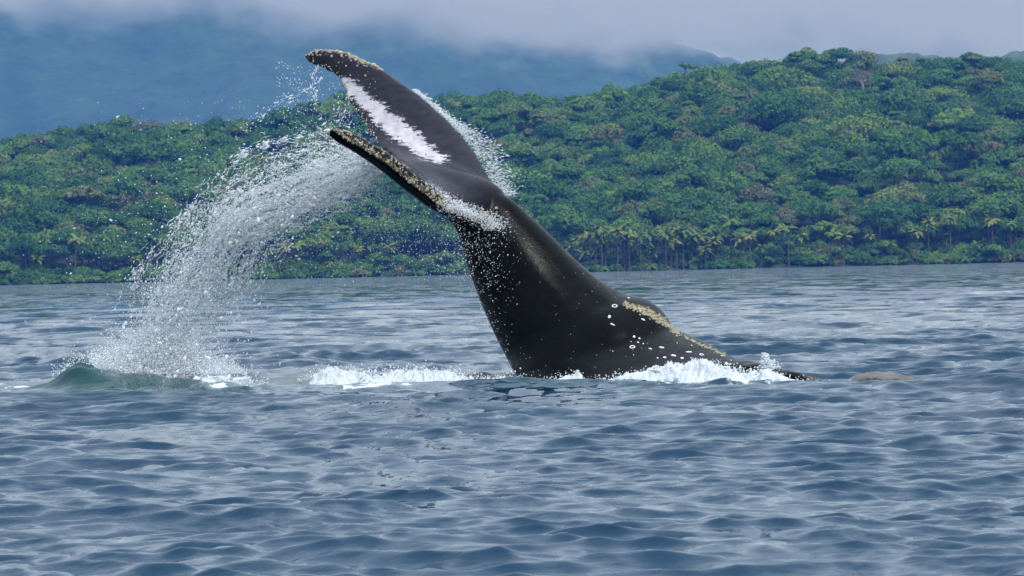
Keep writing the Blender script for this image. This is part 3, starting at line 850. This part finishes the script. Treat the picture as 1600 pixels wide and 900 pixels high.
# crust along the leading edges, by distance in space from the edge itself
def edge_dist(pts, sel):
    E = L3[sel] - 0; best = np.full(len(pts), 1e9)
    for e in E[::2]: best = np.minimum(best, np.linalg.norm(pts - e, axis=1))
    return best
near_band = edge_dist(wv, (ss < -.16)); far_band = edge_dist(wv, (ss > .80))
crust = np.maximum(np.clip(0.92 - near_band / 0.19, 0, 1) * (wnrm[:, 2] > -0.35), np.clip(0.95 - far_band / 0.20, 0, 0.9))
d, par = seg_dist(wq, [(977, 474), (1000, 481), (1022, 491), (1045, 507), (1061, 521)])
flankband = np.clip(0.86 - d / (3 + 7 * np.sin(np.pi * np.clip(par, 0, 1)) ) * .5, 0, 1) * (toward > 0.05) * (wv[:, 1] < 50)
crust = np.maximum(crust, flankband * (d < 14))
fluke_m = np.clip((edge_dist(wv, (ss > .1)) < 1.2) * 1.0, 0, 1) * np.clip((800 - wq[:, 0]) / 70, 0, 1) * np.clip((330 - wq[:, 1]) / 40, 0, 1)
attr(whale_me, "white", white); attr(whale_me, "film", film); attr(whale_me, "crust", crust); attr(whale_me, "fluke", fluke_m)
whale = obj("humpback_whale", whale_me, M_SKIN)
tag(whale, "black whale raising its tail stock and barnacled flukes above the water", "whale")
bvh = BVHTree.FromPolygons([tuple(p) for p in wv], [tuple(p.vertices) for p in whale_me.polygons])

def hit(px, py):
    o = Vector((0, 0, CAM_H)); d = (P(px, py, 50) - o).normalized()
    loc, nor, _, _ = bvh.ray_cast(o, d, 200); return loc, nor

def barnacle_shape(n=7):
    """a little crater: flaring wall, rim, sunk mouth"""
    V, F = [], []
    for r, z in ((1.0, -.15), (.72, .62), (.45, .66), (.34, .30)):
        for k in range(n): V.append((r * math.cos(2 * math.pi * k / n), r * math.sin(2 * math.pi * k / n), z))
    for a in range(3):
        for k in range(n): F.append((a * n + k, a * n + (k + 1) % n, (a + 1) * n + (k + 1) % n, (a + 1) * n + k))
    F.append(tuple(3 * n + k for k in range(n)))
    return np.array(V), F
bs_v, bs_f = barnacle_shape()
def barnacle_set(name, places, mat, label):
    V, F = [], []
    for loc, nor, r in places:
        q = nor.to_track_quat('Z', 'Y').to_matrix(); A = np.array(q)
        h = r * random.uniform(.7, 1.3)
        w = (bs_v * np.array((r * random.uniform(.8, 1.2), r, h))) @ A.T + np.array(loc)
        o = len(V); V += w.tolist(); F += [tuple(i + o for i in ff) for ff in bs_f]
    o = obj(name, mesh_from(name, np.array(V), F, False), mat, whale)
    tag(o, label, kind="stuff"); return o
pl = []
def near_edge(slo, shi, n, spread, rlo, rhi, cond=None):
    for _ in range(n):
        s = random.uniform(slo, shi); i = int(np.clip((s + 1) / 2 * (NSF - 1), 0, NSF - 1))
        p = Vector(L3[i]) + Vector((random.gauss(0, spread), random.gauss(0, spread), random.gauss(0, spread)))
        loc, nor, _, _ = bvh.find_nearest(p)
        if loc is None or (cond and not cond(loc, nor)): continue
        pl.append((loc, nor, random.uniform(rlo, rhi) * random.choice((.7, 1, 1, 1.5))))
near_edge(-1, -.16, 560, .085, .006, .018, lambda l, n: n.z > -0.3)
near_edge(-.45, -.12, 110, .06, .010, .022, lambda l, n: n.z > -0.2)
near_edge(.84, 1.0, 420, .05, .007, .018)
near_edge(.80, .84, 8, .03, .014, .024)
for i in range(NSF):                             # a sparse line of small ones down the far trailing edge
    if ss[i] > .35 and random.random() < .8:
        loc, nor, _, _ = bvh.find_nearest(Vector(T3[i]) + Vector((random.gauss(0, .02), -.05, random.gauss(0, .02))))
        pl.append((loc, nor, random.uniform(.006, .012)))
barnacle_set("barnacle_crust", pl, M_BARN, "cream and brown barnacles crusting the fluke edges")
pl = []
band = [(976, 475), (1000, 484), (1023, 495), (1045, 509), (1062, 522)]; band2 = [(1068, 526), (1090, 536), (1110, 545), (1132, 555)]
for poly, n, wd in ((band, 330, 3.3), (band2, 90, 1.3)):
    for _ in range(n):
        t_ = random.random(); k = min(int(t_ * (len(poly) - 1)), len(poly) - 2); u = t_ * (len(poly) - 1) - k
        px = poly[k][0] * (1 - u) + poly[k + 1][0] * u + random.gauss(0, wd); py = poly[k][1] * (1 - u) + poly[k + 1][1] * u + random.gauss(0, wd * .8)
        loc, nor = hit(px, py)
        if loc: pl.append((loc, nor, random.uniform(.008, .017)))
barnacle_set("barnacle_patch", pl, M_CREAM, "pale cream barnacle patch along the dorsal hump")

def scar(px, py, a, b, ang_, V, F, ringed=False):
    loc, nor = hit(px, py)
    if loc is None: return
    n = 14; c = []
    X = (Vector(r_) - nor * Vector(r_).dot(nor)).normalized(); Yv = nor.cross(X)
    ca, sa = math.cos(ang_), math.sin(ang_)
    def pt(t, k, off):
        x, y = a * k * math.cos(t), b * k * math.sin(t)
        p = loc + X * (x * ca - y * sa) + Yv * (x * sa + y * ca)
        l2, n2, _, _ = bvh.find_nearest(p); return l2 + n2 * off
    o = len(V); jit = [random.uniform(.7, 1.2) if not ringed else random.uniform(.93, 1.07) for _ in range(n)]
    ks = ((1.0, -.002), (.92, .004), (.72, .004), (.62, -.002)) if ringed else ((1.0, -.003), (.8, .006), (.35, .008))
    for k, off in ks:
        for i in range(n): V.append(tuple(pt(2 * math.pi * i / n, k * jit[i], off)))
    for a_ in range(len(ks) - 1):
        for i in range(n): F.append((o + a_ * n + i, o + a_ * n + (i + 1) % n, o + (a_ + 1) * n + (i + 1) % n, o + (a_ + 1) * n + i))
    if not ringed: F.append(tuple(o + (len(ks) - 1) * n + i for i in range(n)))
V, F = [], []
for px, py, a, b, an in [(952, 495, .022, .045, 0), (957, 507, .045, .014, -.6), (991, 526, .022, .026, 0), (999, 529, .02, .02, 0), (997, 535, .02, .014, -.7), (1005, 537, .012, .014, 0),
                         (1016, 545, .034, .013, -.5), (1034, 543, .045, .02, -.5), (1027.5, 559.5, .016, .018, 0), (1038.5, 558.5, .030, .024, 0), (1052, 555.5, .05, .024, -.7),
                         (1066, 559.5, .026, .028, .3), (1077, 550, .05, .016, .1), (1095, 565, .06, .018, -.3), (1005, 499.5, .036, .016, -.3), (1000, 492, .01, .014, 0),
                         (982, 465.5, .02, .016, .2), (1022, 574, .03, .02, .2), (986, 534, .008, .008, 0), (990, 555, .008, .01, 0), (957.5, 549, .01, .01, 0),
                         (1081, 540, .012, .01, 0), (1135, 567, .02, .014, 0), (1128, 556, .02, .012, -.3), (1058, 536, .008, .02, 0)]:
    scar(px, py, a * .82, b * .82, an, V, F)
for px, py, a in [(960.5, 478, .036), (988, 542, .036), (1096, 554, .028), (1136, 568, .018)]:
    scar(px, py, a, a * 1.1, 0, V, F, True)
g2 = random.Random(5)
for _ in range(80):
    px, py = g2.uniform(770, 1120), g2.uniform(400, 590)
    scar(px, py, g2.uniform(.002, .0045), g2.uniform(.002, .0045), 0, V, F)
tag(obj("scar_marks", mesh_from("scar_marks", np.array(V), F), M_SCAR, whale), "white oval and ring scars on the flank", kind="stuff")

# the flipper lying at the surface to the right
def slug(pts, rad_y, rad_z, n=20, m=60, lump=.0, seed=1):
    t_ = np.linspace(0, 1, m); k = np.linspace(0, 1, len(pts))
    C = spline(k, [tuple(p) for p in pts], t_); ry = spline(k, rad_y, t_)[:, 0]; rz = spline(k, rad_z, t_)[:, 0]
    V = []
    for i in range(m):
        th = np.linspace(0, 2 * math.pi, n, endpoint=False)
        w = 1 + lump * (fbm(np.full(n, t_[i] * 14), np.cos(th) * 2 + 5, np.sin(th) * 2 + 5, oct=3, seed=seed) - .5) * 2
        V.append(np.stack([np.full(n, C[i, 0]), C[i, 1] + np.cos(th) * ry[i] * w, C[i, 2] + np.sin(th) * rz[i] * w], 1))
    F = [(i * n + a, (i + 1) * n + a, (i + 1) * n + (a + 1) % n, i * n + (a + 1) % n) for i in range(m - 1) for a in range(n)]
    F += [tuple(range(n)), tuple(range((m - 1) * n, m * n))[::-1]]
    return mesh_from("slug", np.concatenate(V), F)
def seapt(px, py, Y, dz=0.0):
    p = P(px, py, Y); return (p.x, p.y, p.z + dz)
fm_ = slug([seapt(1130, 584, 47.3), seapt(1170, 576, 46.9), seapt(1205, 581, 46.5), seapt(1240, 589, 46.1), seapt(1275, 598, 45.6), seapt(1312, 606, 45.0)],
           [.25, .30, .26, .24, .20, .05], [.08, .085, .06, .06, .05, .02], lump=.35, seed=4)
attr(fm_, "white", np.zeros(len(fm_.vertices))); attr(fm_, "film", np.zeros(len(fm_.vertices)))
fx = PIX(coords(fm_))[:, 0]
attr(fm_, "crust", np.clip((fx - 1225) / 60, 0, .95)); attr(fm_, "fluke", np.zeros(len(fm_.vertices)))
fl = obj("flipper", fm_, M_SKIN, whale)
tag(fl, "dark knobbly flipper edge with tan crusted tip at the surface")

h2 = slug([seapt(1290, 640, 44.6), seapt(1330, 601, 44.4), seapt(1365, 594, 44.3), seapt(1400, 595, 44.2), seapt(1435, 603, 44.1), seapt(1500, 650, 43.8)],
          [.25, .42, .5, .5, .42, .2], [.03, .07, .085, .08, .055, .03], n=28, m=80, lump=.18, seed=9)
tag(obj("humpback_whale", h2, M_HUMP), "brown mottled back of a second whale barely breaking the surface at right", "whale")

# ------------------------------------------------------------------ white water
def ico(sub):
    bm = bmesh.new(); bmesh.ops.create_icosphere(bm, subdivisions=sub, radius=1.0)
    v = np.array([tuple(x.co) for x in bm.verts]); f = np.array([[x.index for x in fc.verts] for fc in bm.faces]); bm.free(); return v, f
ICO1, ICO2 = ico(1), ico(2)
OCT = (np.array([(1, 0, 0), (-1, 0, 0), (0, 1, 0), (0, -1, 0), (0, 0, 1), (0, 0, -1)], float),
       np.array([(0, 2, 4), (2, 1, 4), (1, 3, 4), (3, 0, 4), (2, 0, 5), (1, 2, 5), (3, 1, 5), (0, 3, 5)]))

def blob_arrays(pos, rad, stretch=None, direc=None, shape=OCT):
    """many small stretched drops"""
    bv, bf = shape; n = len(pos)
    if n == 0: return np.zeros((0, 3)), np.zeros((0, 3), int)
    d = np.tile((0., 0., 1.), (n, 1)) if direc is None else direc / (np.linalg.norm(direc, axis=1)[:, None] + 1e-9)
    a = np.cross(d, np.array((0.3, 1, 0.2))); a /= np.linalg.norm(a, axis=1)[:, None] + 1e-9
    b = np.cross(d, a); st = np.ones(n) if stretch is None else stretch
    wob = rng.uniform(.75, 1.25, (n, len(bv)))
    V = (bv[None, :, 0, None] * a[:, None] + bv[None, :, 1, None] * b[:, None] + bv[None, :, 2, None] * d[:, None] * st[:, None, None]) * (rad[:, None] * wob)[:, :, None] + pos[:, None]
    F = bf[None] + (np.arange(n) * len(bv))[:, None, None]
    return V.reshape(-1, 3), F.reshape(-1, 3)
def merge(arrs):
    V, F, o = [], [], 0
    for v_, f_a in arrs:
        V.append(v_); F.append(f_a + o); o += len(v_)
    return np.concatenate(V), np.concatenate(F)
def drops_object(name, sets, label, cat="spray", extra=None):
    arrs = [] if extra is None else [extra]
    for pos, rad, st, di in sets:
        big = rad > 0.013
        for m_, sh in ((big, ICO1), (~big, OCT)):
            if m_.any(): arrs.append(blob_arrays(pos[m_], rad[m_], st[m_], di[m_], sh))
    v_, f_a = merge(arrs)
    return tag(obj(name, mesh_from(name, v_, f_a), M_DROP), label, cat, kind="stuff")

U = [(515, 203), (470, 213), (400, 235), (345, 275), (300, 325), (265, 365), (225, 420), (200, 480), (165, 565)]
K = [(590, 250), (530, 275), (470, 302), (400, 335), (347, 375), (318, 420), (292, 462), (262, 510), (232, 568)]
W = [(606, 290), (560, 312), (507, 338), (453, 373), (425, 405), (400, 455), (372, 505), (345, 545), (335, 585)]
tk_ = [0, .15, .3, .45, .6, .7, .8, .9, 1.0]
def flow(t_): 
    a, b = spline(tk_, K, np.clip(t_ - .01, 0, 1)), spline(tk_, K, np.clip(t_ + .01, 0, 1)); return b - a
def arc_points(n, spread, t_lo, t_hi, streak, thr):
    t_ = rng.uniform(t_lo ** .8, t_hi, n) ** 1.25; g = rng.normal(0, spread, n); g = np.where(g < 0, g * (.55 + .45 * t_), g)
    keep_ = fbm(t_ * 11 + 3, g * 12 + 20, oct=4, seed=streak, gain=.65) + rng.uniform(-.22, .22, n) > thr
    keep_ &= rng.random(n) < .30 + 2.6 * t_
    t_, g = t_[keep_], g[keep_]
    u, k, w = spline(tk_, U, t_), spline(tk_, K, t_), spline(tk_, W, t_)
    q = np.where(g[:, None] < 0, k + (u - k) * (-g)[:, None], k + (w - k) * g[:, None])
    fl_ = flow(t_); fl_ = fl_ / (np.linalg.norm(fl_, axis=1)[:, None] + 1e-9)
    return t_, q, fl_
def to_space(t_, q, fl_, ysp):
    Y = 49.6 + 0.5 * t_ + rng.normal(0, ysp, len(t_))
    pos = PA(q[:, 0], q[:, 1], Y)
    di = np.stack([fl_[:, 0], rng.normal(0, .3, len(t_)), -fl_[:, 1]], 1) + rng.normal(0, .35, (len(t_), 3))
    return pos, di
sets = []
t_, q, fl_ = arc_points(84000, .42, 0.0, 1.0, 61, .49); pos, di = to_space(t_, q, fl_, .22)
sets.append((pos, rng.lognormal(math.log(.0037), .52, len(pos)), rng.uniform(1, 2.6, len(pos)), di))
t_, q, fl_ = arc_points(9000, .62, 0.06, 1.0, 71, .45); pos, di = to_space(t_, q, fl_, .35)
sets.append((pos, rng.lognormal(math.log(.0050), .45, len(pos)), rng.uniform(1, 2.0, len(pos)), di))
t_, q, fl_ = arc_points(330, .55, .12, 1.0, 81, .44); pos, di = to_space(t_, q, fl_, .3)
sets.append((pos, rng.lognormal(math.log(.0080), .35, len(pos)), rng.uniform(1, 2.6, len(pos)), di))
# far scattered drops
n = 1300
qx = rng.normal(330, 120, n); qy = rng.normal(340, 95, n); ok = (qy < 560) & (qx < 620) & (qx > 20) & (qy > 150)
qx, qy = qx[ok], qy[ok]; pos = PA(qx, qy, 50 + rng.normal(0, .5, len(qx)))
sets.append((pos, rng.lognormal(math.log(.0045), .4, len(pos)), rng.uniform(1, 1.8, len(pos)), rng.normal(size=(len(pos), 3))))
n = 2600                                           # fine drops under the near lobe
qx = rng.uniform(480, 730, n); qy = 270 + (qx - 560) * .45 + np.abs(rng.normal(0, 75, n)) + 10; ok = (qy < 440) & (qy > 262 + (qx - 590) * .62)
qx, qy = qx[ok], qy[ok]; pos = PA(qx, qy, 49.6 + rng.normal(0, .4, len(qx)))
sets.append((pos, rng.lognormal(math.log(.0045), .35, len(pos)), np.ones(len(pos)), rng.normal(size=(len(pos), 3))))
# the stringy streams that run ahead of the sheet
def stream(poly, n, wid, Y0, Y1, rlo, rhi, gap=.45, seed=1):
    u = rng.uniform(0, 1, n); u = u[fbm(u * 22 + seed, u * 0, oct=2, seed=seed) + rng.uniform(-.1, .1, len(u)) > gap]
    kn = np.linspace(0, 1, len(poly)); c = spline(kn, poly, u); d = spline(kn, poly, np.clip(u + .01, 0, 1)) - spline(kn, poly, np.clip(u - .01, 0, 1))
    c = c + rng.normal(0, wid, c.shape) * (0.5 + 1.2 * u)[:, None]
    c[:, 1] += (fbm(u * 30, u * 0 + 3, oct=2, seed=seed + 4) - .5) * 9
    pos = PA(c[:, 0], c[:, 1], Y0 + (Y1 - Y0) * u + rng.normal(0, .04, len(u)))
    di = np.stack([d[:, 0], rng.normal(0, .2, len(u)), -d[:, 1]], 1)
    return pos, rng.lognormal(math.log((rlo + rhi) / 2 * .72), .45, len(u)).clip(rlo * .5, rhi * 1.5), rng.uniform(1, 3.4, len(u)), di
sets.append(stream([(517, 204), (470, 213), (427, 224), (395, 236), (373, 243), (341, 277), (299, 325), (272, 357), (224, 416), (205, 450)], 800, 3.8, 48.6, 50, .004, .010, .47, 2))
sets.append(stream([(540, 215), (490, 232), (430, 262), (380, 300), (330, 340), (290, 385), (255, 430), (225, 480)], 550, 7.0, 49, 50, .004, .010, .50, 6))
sets.append(stream([(506, 110), (497, 128), (478, 144), (450, 152), (432, 165), (410, 178), (390, 195), (372, 215)], 240, 3.4, 51.7, 51.2, .004, .009, .48, 3))
sets.append(stream([(495, 104), (490, 120), (492, 140), (486, 160)], 150, 3.0, 51.7, 51.5, .004, .009, .42, 4))
sets.append(stream([(545, 160), (535, 180), (520, 200), (490, 225)], 220, 7, 51.4, 51.2, .004, .009, .42, 5))
n = 900                                            # thin drops between the lobes
qx = rng.uniform(430, 590, n); qy = 100 + (qx - 440) * .45 + rng.normal(40, 40, n); ok = (qy < 240) & (qy > 95)
pos = PA(qx[ok], qy[ok], 51 + rng.normal(0, .3, ok.sum()))
sets.append((pos, rng.lognormal(math.log(.0045), .4, len(pos)), rng.uniform(1, 1.8, len(pos)), rng.normal(size=(len(pos), 3))))
def strands(n, seed):
    """torn threads of water following the flow"""
    g = np.random.default_rng(seed); arrs = []
    for _ in range(n):
        t0 = g.uniform(0.0, .95); gg = g.normal(0, .5); L = g.uniform(.012, .075); m = 9
        if gg < -1.3 or gg > 1.2: continue
        tv = np.clip(t0 + np.linspace(0, L, m), 0, 1); gv = gg + np.cumsum(g.normal(0, .018, m))
        u, k, w = spline(tk_, U, tv), spline(tk_, K, tv), spline(tk_, W, tv)
        q = np.where(gv[:, None] < 0, k + (u - k) * (-gv)[:, None], k + (w - k) * gv[:, None])
        q = q + np.cumsum(g.normal(0, 1.1, q.shape), axis=0)
        pos = PA(q[:, 0], q[:, 1], 49.6 + .5 * t0 + g.normal(0, .2) + np.cumsum(g.normal(0, .01, m)))
        r = g.uniform(.0025, .0065) * (np.sin(np.linspace(.15, math.pi - .1, m)) * g.uniform(.5, 1.5, m) + .08)
        ring = np.array([(0, 1), (.87, -.5), (-.87, -.5)])
        V_ = pos[:, None] + ring[None, :, 0, None] * r[:, None, None] * np.array((.7, 0, .7)) + ring[None, :, 1, None] * r[:, None, None] * np.array((-.5, .7, .5))
        F_ = [(i * 3 + a, i * 3 + (a + 1) % 3, (i + 1) * 3 + (a + 1) % 3) for i in range(m - 1) for a in range(3)] + [(i * 3 + a, (i + 1) * 3 + (a + 1) % 3, (i + 1) * 3 + a) for i in range(m - 1) for a in range(3)]
        arrs.append((V_.reshape(-1, 3), np.array(F_)))
    return merge(arrs)
ARC_STRANDS = strands(2000, 5)
drops_object("spray_arc", sets, "sweeping arc of white water drops flung left from the flukes down to the sea", extra=ARC_STRANDS)

# fringe thrown off the far lobe's leading edge, and off the near lobe's root
sets = []
pos, rad, st, di = [], [], [], []
for _ in range(4200):
    s = random.uniform(.10, .66); i = int((s + 1) / 2 * (NSF - 1))
    L = abs(random.gauss(0, 1)) * (.035 + .19 * math.exp(-((s - .28) / .15) ** 2))
    if L > .42: continue
    dr = np.array((1.0, 0.1, .10 + random.gauss(0, .12)))
    pos.append(L3[i] + dr * (L + .015) + np.array((0, random.gauss(0, .05), -L * .25 + random.gauss(0, .012)))); rad.append(random.lognormvariate(math.log(.0029), .4)); st.append(random.uniform(1.4, 6.0)); di.append(dr)
sets.append((np.array(pos), np.array(rad), np.array(st), np.array(di)))
pos, rad, st, di = [], [], [], []
for _ in range(2600):
    u = random.random(); px = 690 + 95 * u + random.gauss(0, 9); py = 318 + 40 * u + random.gauss(0, 6) - abs(random.gauss(0, 8)) * u
    pos.append(tuple(P(px, py, 49.25 + .3 * u + random.gauss(-.05, .08)))); rad.append(random.lognormvariate(math.log(.0029), .4)); st.append(random.uniform(1, 2.6)); di.append((.9, 0, .5 + random.gauss(0, .3)))
for _ in range(520):                              # drops falling past the dark flank
    px = random.gauss(752, 28); py = 362 + abs(random.gauss(0, 58)); pos.append(tuple(P(px, py, 49.1 + random.gauss(0, .12)))); rad.append(random.lognormvariate(math.log(.0034), .4)); st.append(1.2); di.append((0, 0, 1))
for _ in range(160):
    py = random.uniform(370, 585); px = np.interp(py, [350, 420, 515, 590], [706, 728, 762, 808]) + abs(random.gauss(0, 16)); pos.append(tuple(P(px, py, 49.0))); rad.append(random.lognormvariate(math.log(.0036), .3)); st.append(1.2); di.append((0, 0, 1))
sets.append((np.array(pos), np.array(rad), np.array(st), np.array(di)))
drops_object("spray_fringe", sets, "short fringe of water drops streaming off the fluke edges")

# heaps of foam: clustered froth grown into one lumpy skin
def foam_heap(name, prof, Y, depth, n, label, seed, spikes=(), lift=1.22):
    """prof: (px, top py) outline; the froth piles up below it"""
    g = np.random.default_rng(seed)
    pxs = np.array([p[0] for p in prof], float); tops = np.array([p[1] for p in prof], float)
    Ya, Yb_ = (Y, Y) if np.isscalar(Y) else Y
    xa, xb = P(pxs[0], 595, Ya).x, P(pxs[-1], 595, Yb_).x
    nx_, ny_ = int((xb - xa) / .011), int(depth * 2.4 / .018)
    uu, vv = np.meshgrid(np.linspace(0, 1, nx_), np.linspace(-1.2, 1.2, ny_), indexing='xy')
    uu, vv = uu.ravel(), vv.ravel()
    pxg = pxs[0] + (pxs[-1] - pxs[0]) * uu
    wy = (fbm(pxg * .022, vv * 1.2, oct=2, seed=seed + 9) - .5) * depth * .9
    Yg_ = Ya + (Yb_ - Ya) * uu + vv * depth + wy
    Xg_ = PA(pxg, np.full(len(pxg), 595.0), Yg_)[:, 0]
    top = np.maximum(PA(pxg, np.interp(pxg, pxs, tops), Ya + (Yb_ - Ya) * uu)[:, 2], .015)
    w1 = fbm(Xg_ * 3, Yg_ * 3, oct=3, seed=seed + 20) - .5; w2 = fbm(Xg_ * 3 + 9, Yg_ * 3, oct=3, seed=seed + 21) - .5
    bil = np.abs(2 * fbm(Xg_ * 5.5 + w1 * 2.5, Yg_ * 4.5 + w2 * 2.5, oct=3, seed=seed + 22) - 1)
    bil2 = np.abs(2 * fbm(Xg_ * 19 + w1 * 6, Yg_ * 16 + w2 * 6, oct=4, seed=seed + 23, gain=.6) - 1)
    env = np.exp(-(vv / .62) ** 2) * np.minimum(1, np.minimum(uu, 1 - uu) * 16)
    h = top * env * (lift - 1.1 * bil - .8 * bil2)
    hs = sea_height(Xg_, Yg_)[0] + mound(Xg_, Yg_) * .35
    z = hs + h - .05 * (1 - env) - .008
    me = mesh_from(name, np.stack([Xg_ + w1 * .12 * env, Yg_ + w2 * .12 * env, z], 1), grid_faces(ny_, nx_))
    attr(me, "thick", np.clip((h - .004) / .05, 0, 1) * env ** .5)
    o = obj(name, me, M_FOAM); tag(o, label, "foam", kind="stuff")
    # loose drops tossed above the heap
    m = int(n * 1.4); x = g.uniform(pxs[0] - 6, pxs[-1] + 6, m); tp = np.interp(x, pxs, tops); py = tp + 7 - np.abs(g.normal(0, 6, m))
    Yd = (Y if np.isscalar(Y) else np.interp(x, [pxs[0], pxs[-1]], Y)) + g.normal(0, depth * .3, m)
    pos = [PA(x, py, Yd)]; rr = [g.lognormal(math.log(.0055), .4, m)]
    for sx0, sy0, sy1, wid, cnt in spikes:
        u = g.random(cnt) ** 1.4; pos.append(PA(sx0 + g.normal(0, 1, cnt) * wid * (1 - u * .6) , sy0 + (sy1 - sy0) * u, (Y if np.isscalar(Y) else Y[1]) + g.normal(0, .08, cnt))); rr.append(g.lognormal(math.log(.008), .4, cnt))
    pos = np.concatenate(pos); rr = np.concatenate(rr)
    dv = merge([blob_arrays(pos, rr, g.uniform(1, 2, len(pos)), g.normal(size=(len(pos), 3)), OCT)])
    d_ = obj("drops", mesh_from("drops", *dv), M_DROP, o); tag(d_, kind="stuff")
foam_heap("foam_heap", [(470, 590), (500, 577), (530, 576), (560, 578), (585, 579), (620, 574), (660, 575), (690, 577), (715, 579), (738, 586), (760, 592), (775, 597)], (49.6, 49.2), .7, 620,
          "white foam roll between the splash and the whale", 1, lift=1.45)
foam_heap("foam_heap", [(748, 592), (770, 588), (800, 583), (830, 592), (860, 591), (885, 587), (905, 584), (918, 593)], (49.0, 48.0), .4, 300,
          "small white foam frill where the belly meets the water", 2, [(903, 590, 578, 4, 60)], lift=1.75)
foam_heap("foam_heap", [(935, 594), (970, 589), (1000, 584), (1025, 579), (1050, 571), (1075, 569), (1100, 566), (1119, 567), (1137, 573), (1156, 579), (1182, 579), (1196, 568), (1210, 581), (1232, 593), (1262, 598), (1290, 603), (1310, 606)],
          (47.1, 44.7), .6, 1150, "long white foam bank along the whale's flank at right", 3, [(1195, 575, 552, 5, 220), (1202, 575, 562, 9, 160), (1025, 582, 572, 6, 60)])
foam_heap("foam_heap", [(95, 583), (110, 568), (130, 562), (160, 562), (190, 566), (215, 560), (250, 565), (285, 572), (315, 578), (345, 586), (375, 598)], (50.4, 49.8), .5, 620,
          "white foam at the foot of the spray arc at left", 4)
# churned drops over that foot
n = 17000
u = rng.uniform(0, 1, n); px = 150 + 215 * u + rng.normal(0, 14, n); py = 588 - np.abs(rng.normal(0, 34, n)) * np.clip(np.sin(np.pi * (u * .8 + .15)), .2, 1) - 4
pos = PA(px, py, 50.1 + rng.normal(0, .28, n))
rad = rng.lognormal(math.log(.0046), .48, n)
n2 = 1500; px2 = rng.uniform(80, 420, n2); py2 = np.interp(px2, [80, 122, 250, 352, 420], [590, 566, 592, 606, 606]) - np.abs(rng.normal(0, 10, n2))
pos = np.concatenate([pos, PA(px2, py2, 49.3 + rng.normal(0, .15, n2))]); rad = np.concatenate([rad, rng.lognormal(math.log(.0046), .45, n2)])
drops_object("splash_foot", [(pos, rad, rng.uniform(1, 2.2, len(pos)), rng.normal(size=(len(pos), 3)) + np.array((0, 0, .6)))],
             "churned white splash where the spray arc lands on the sea")
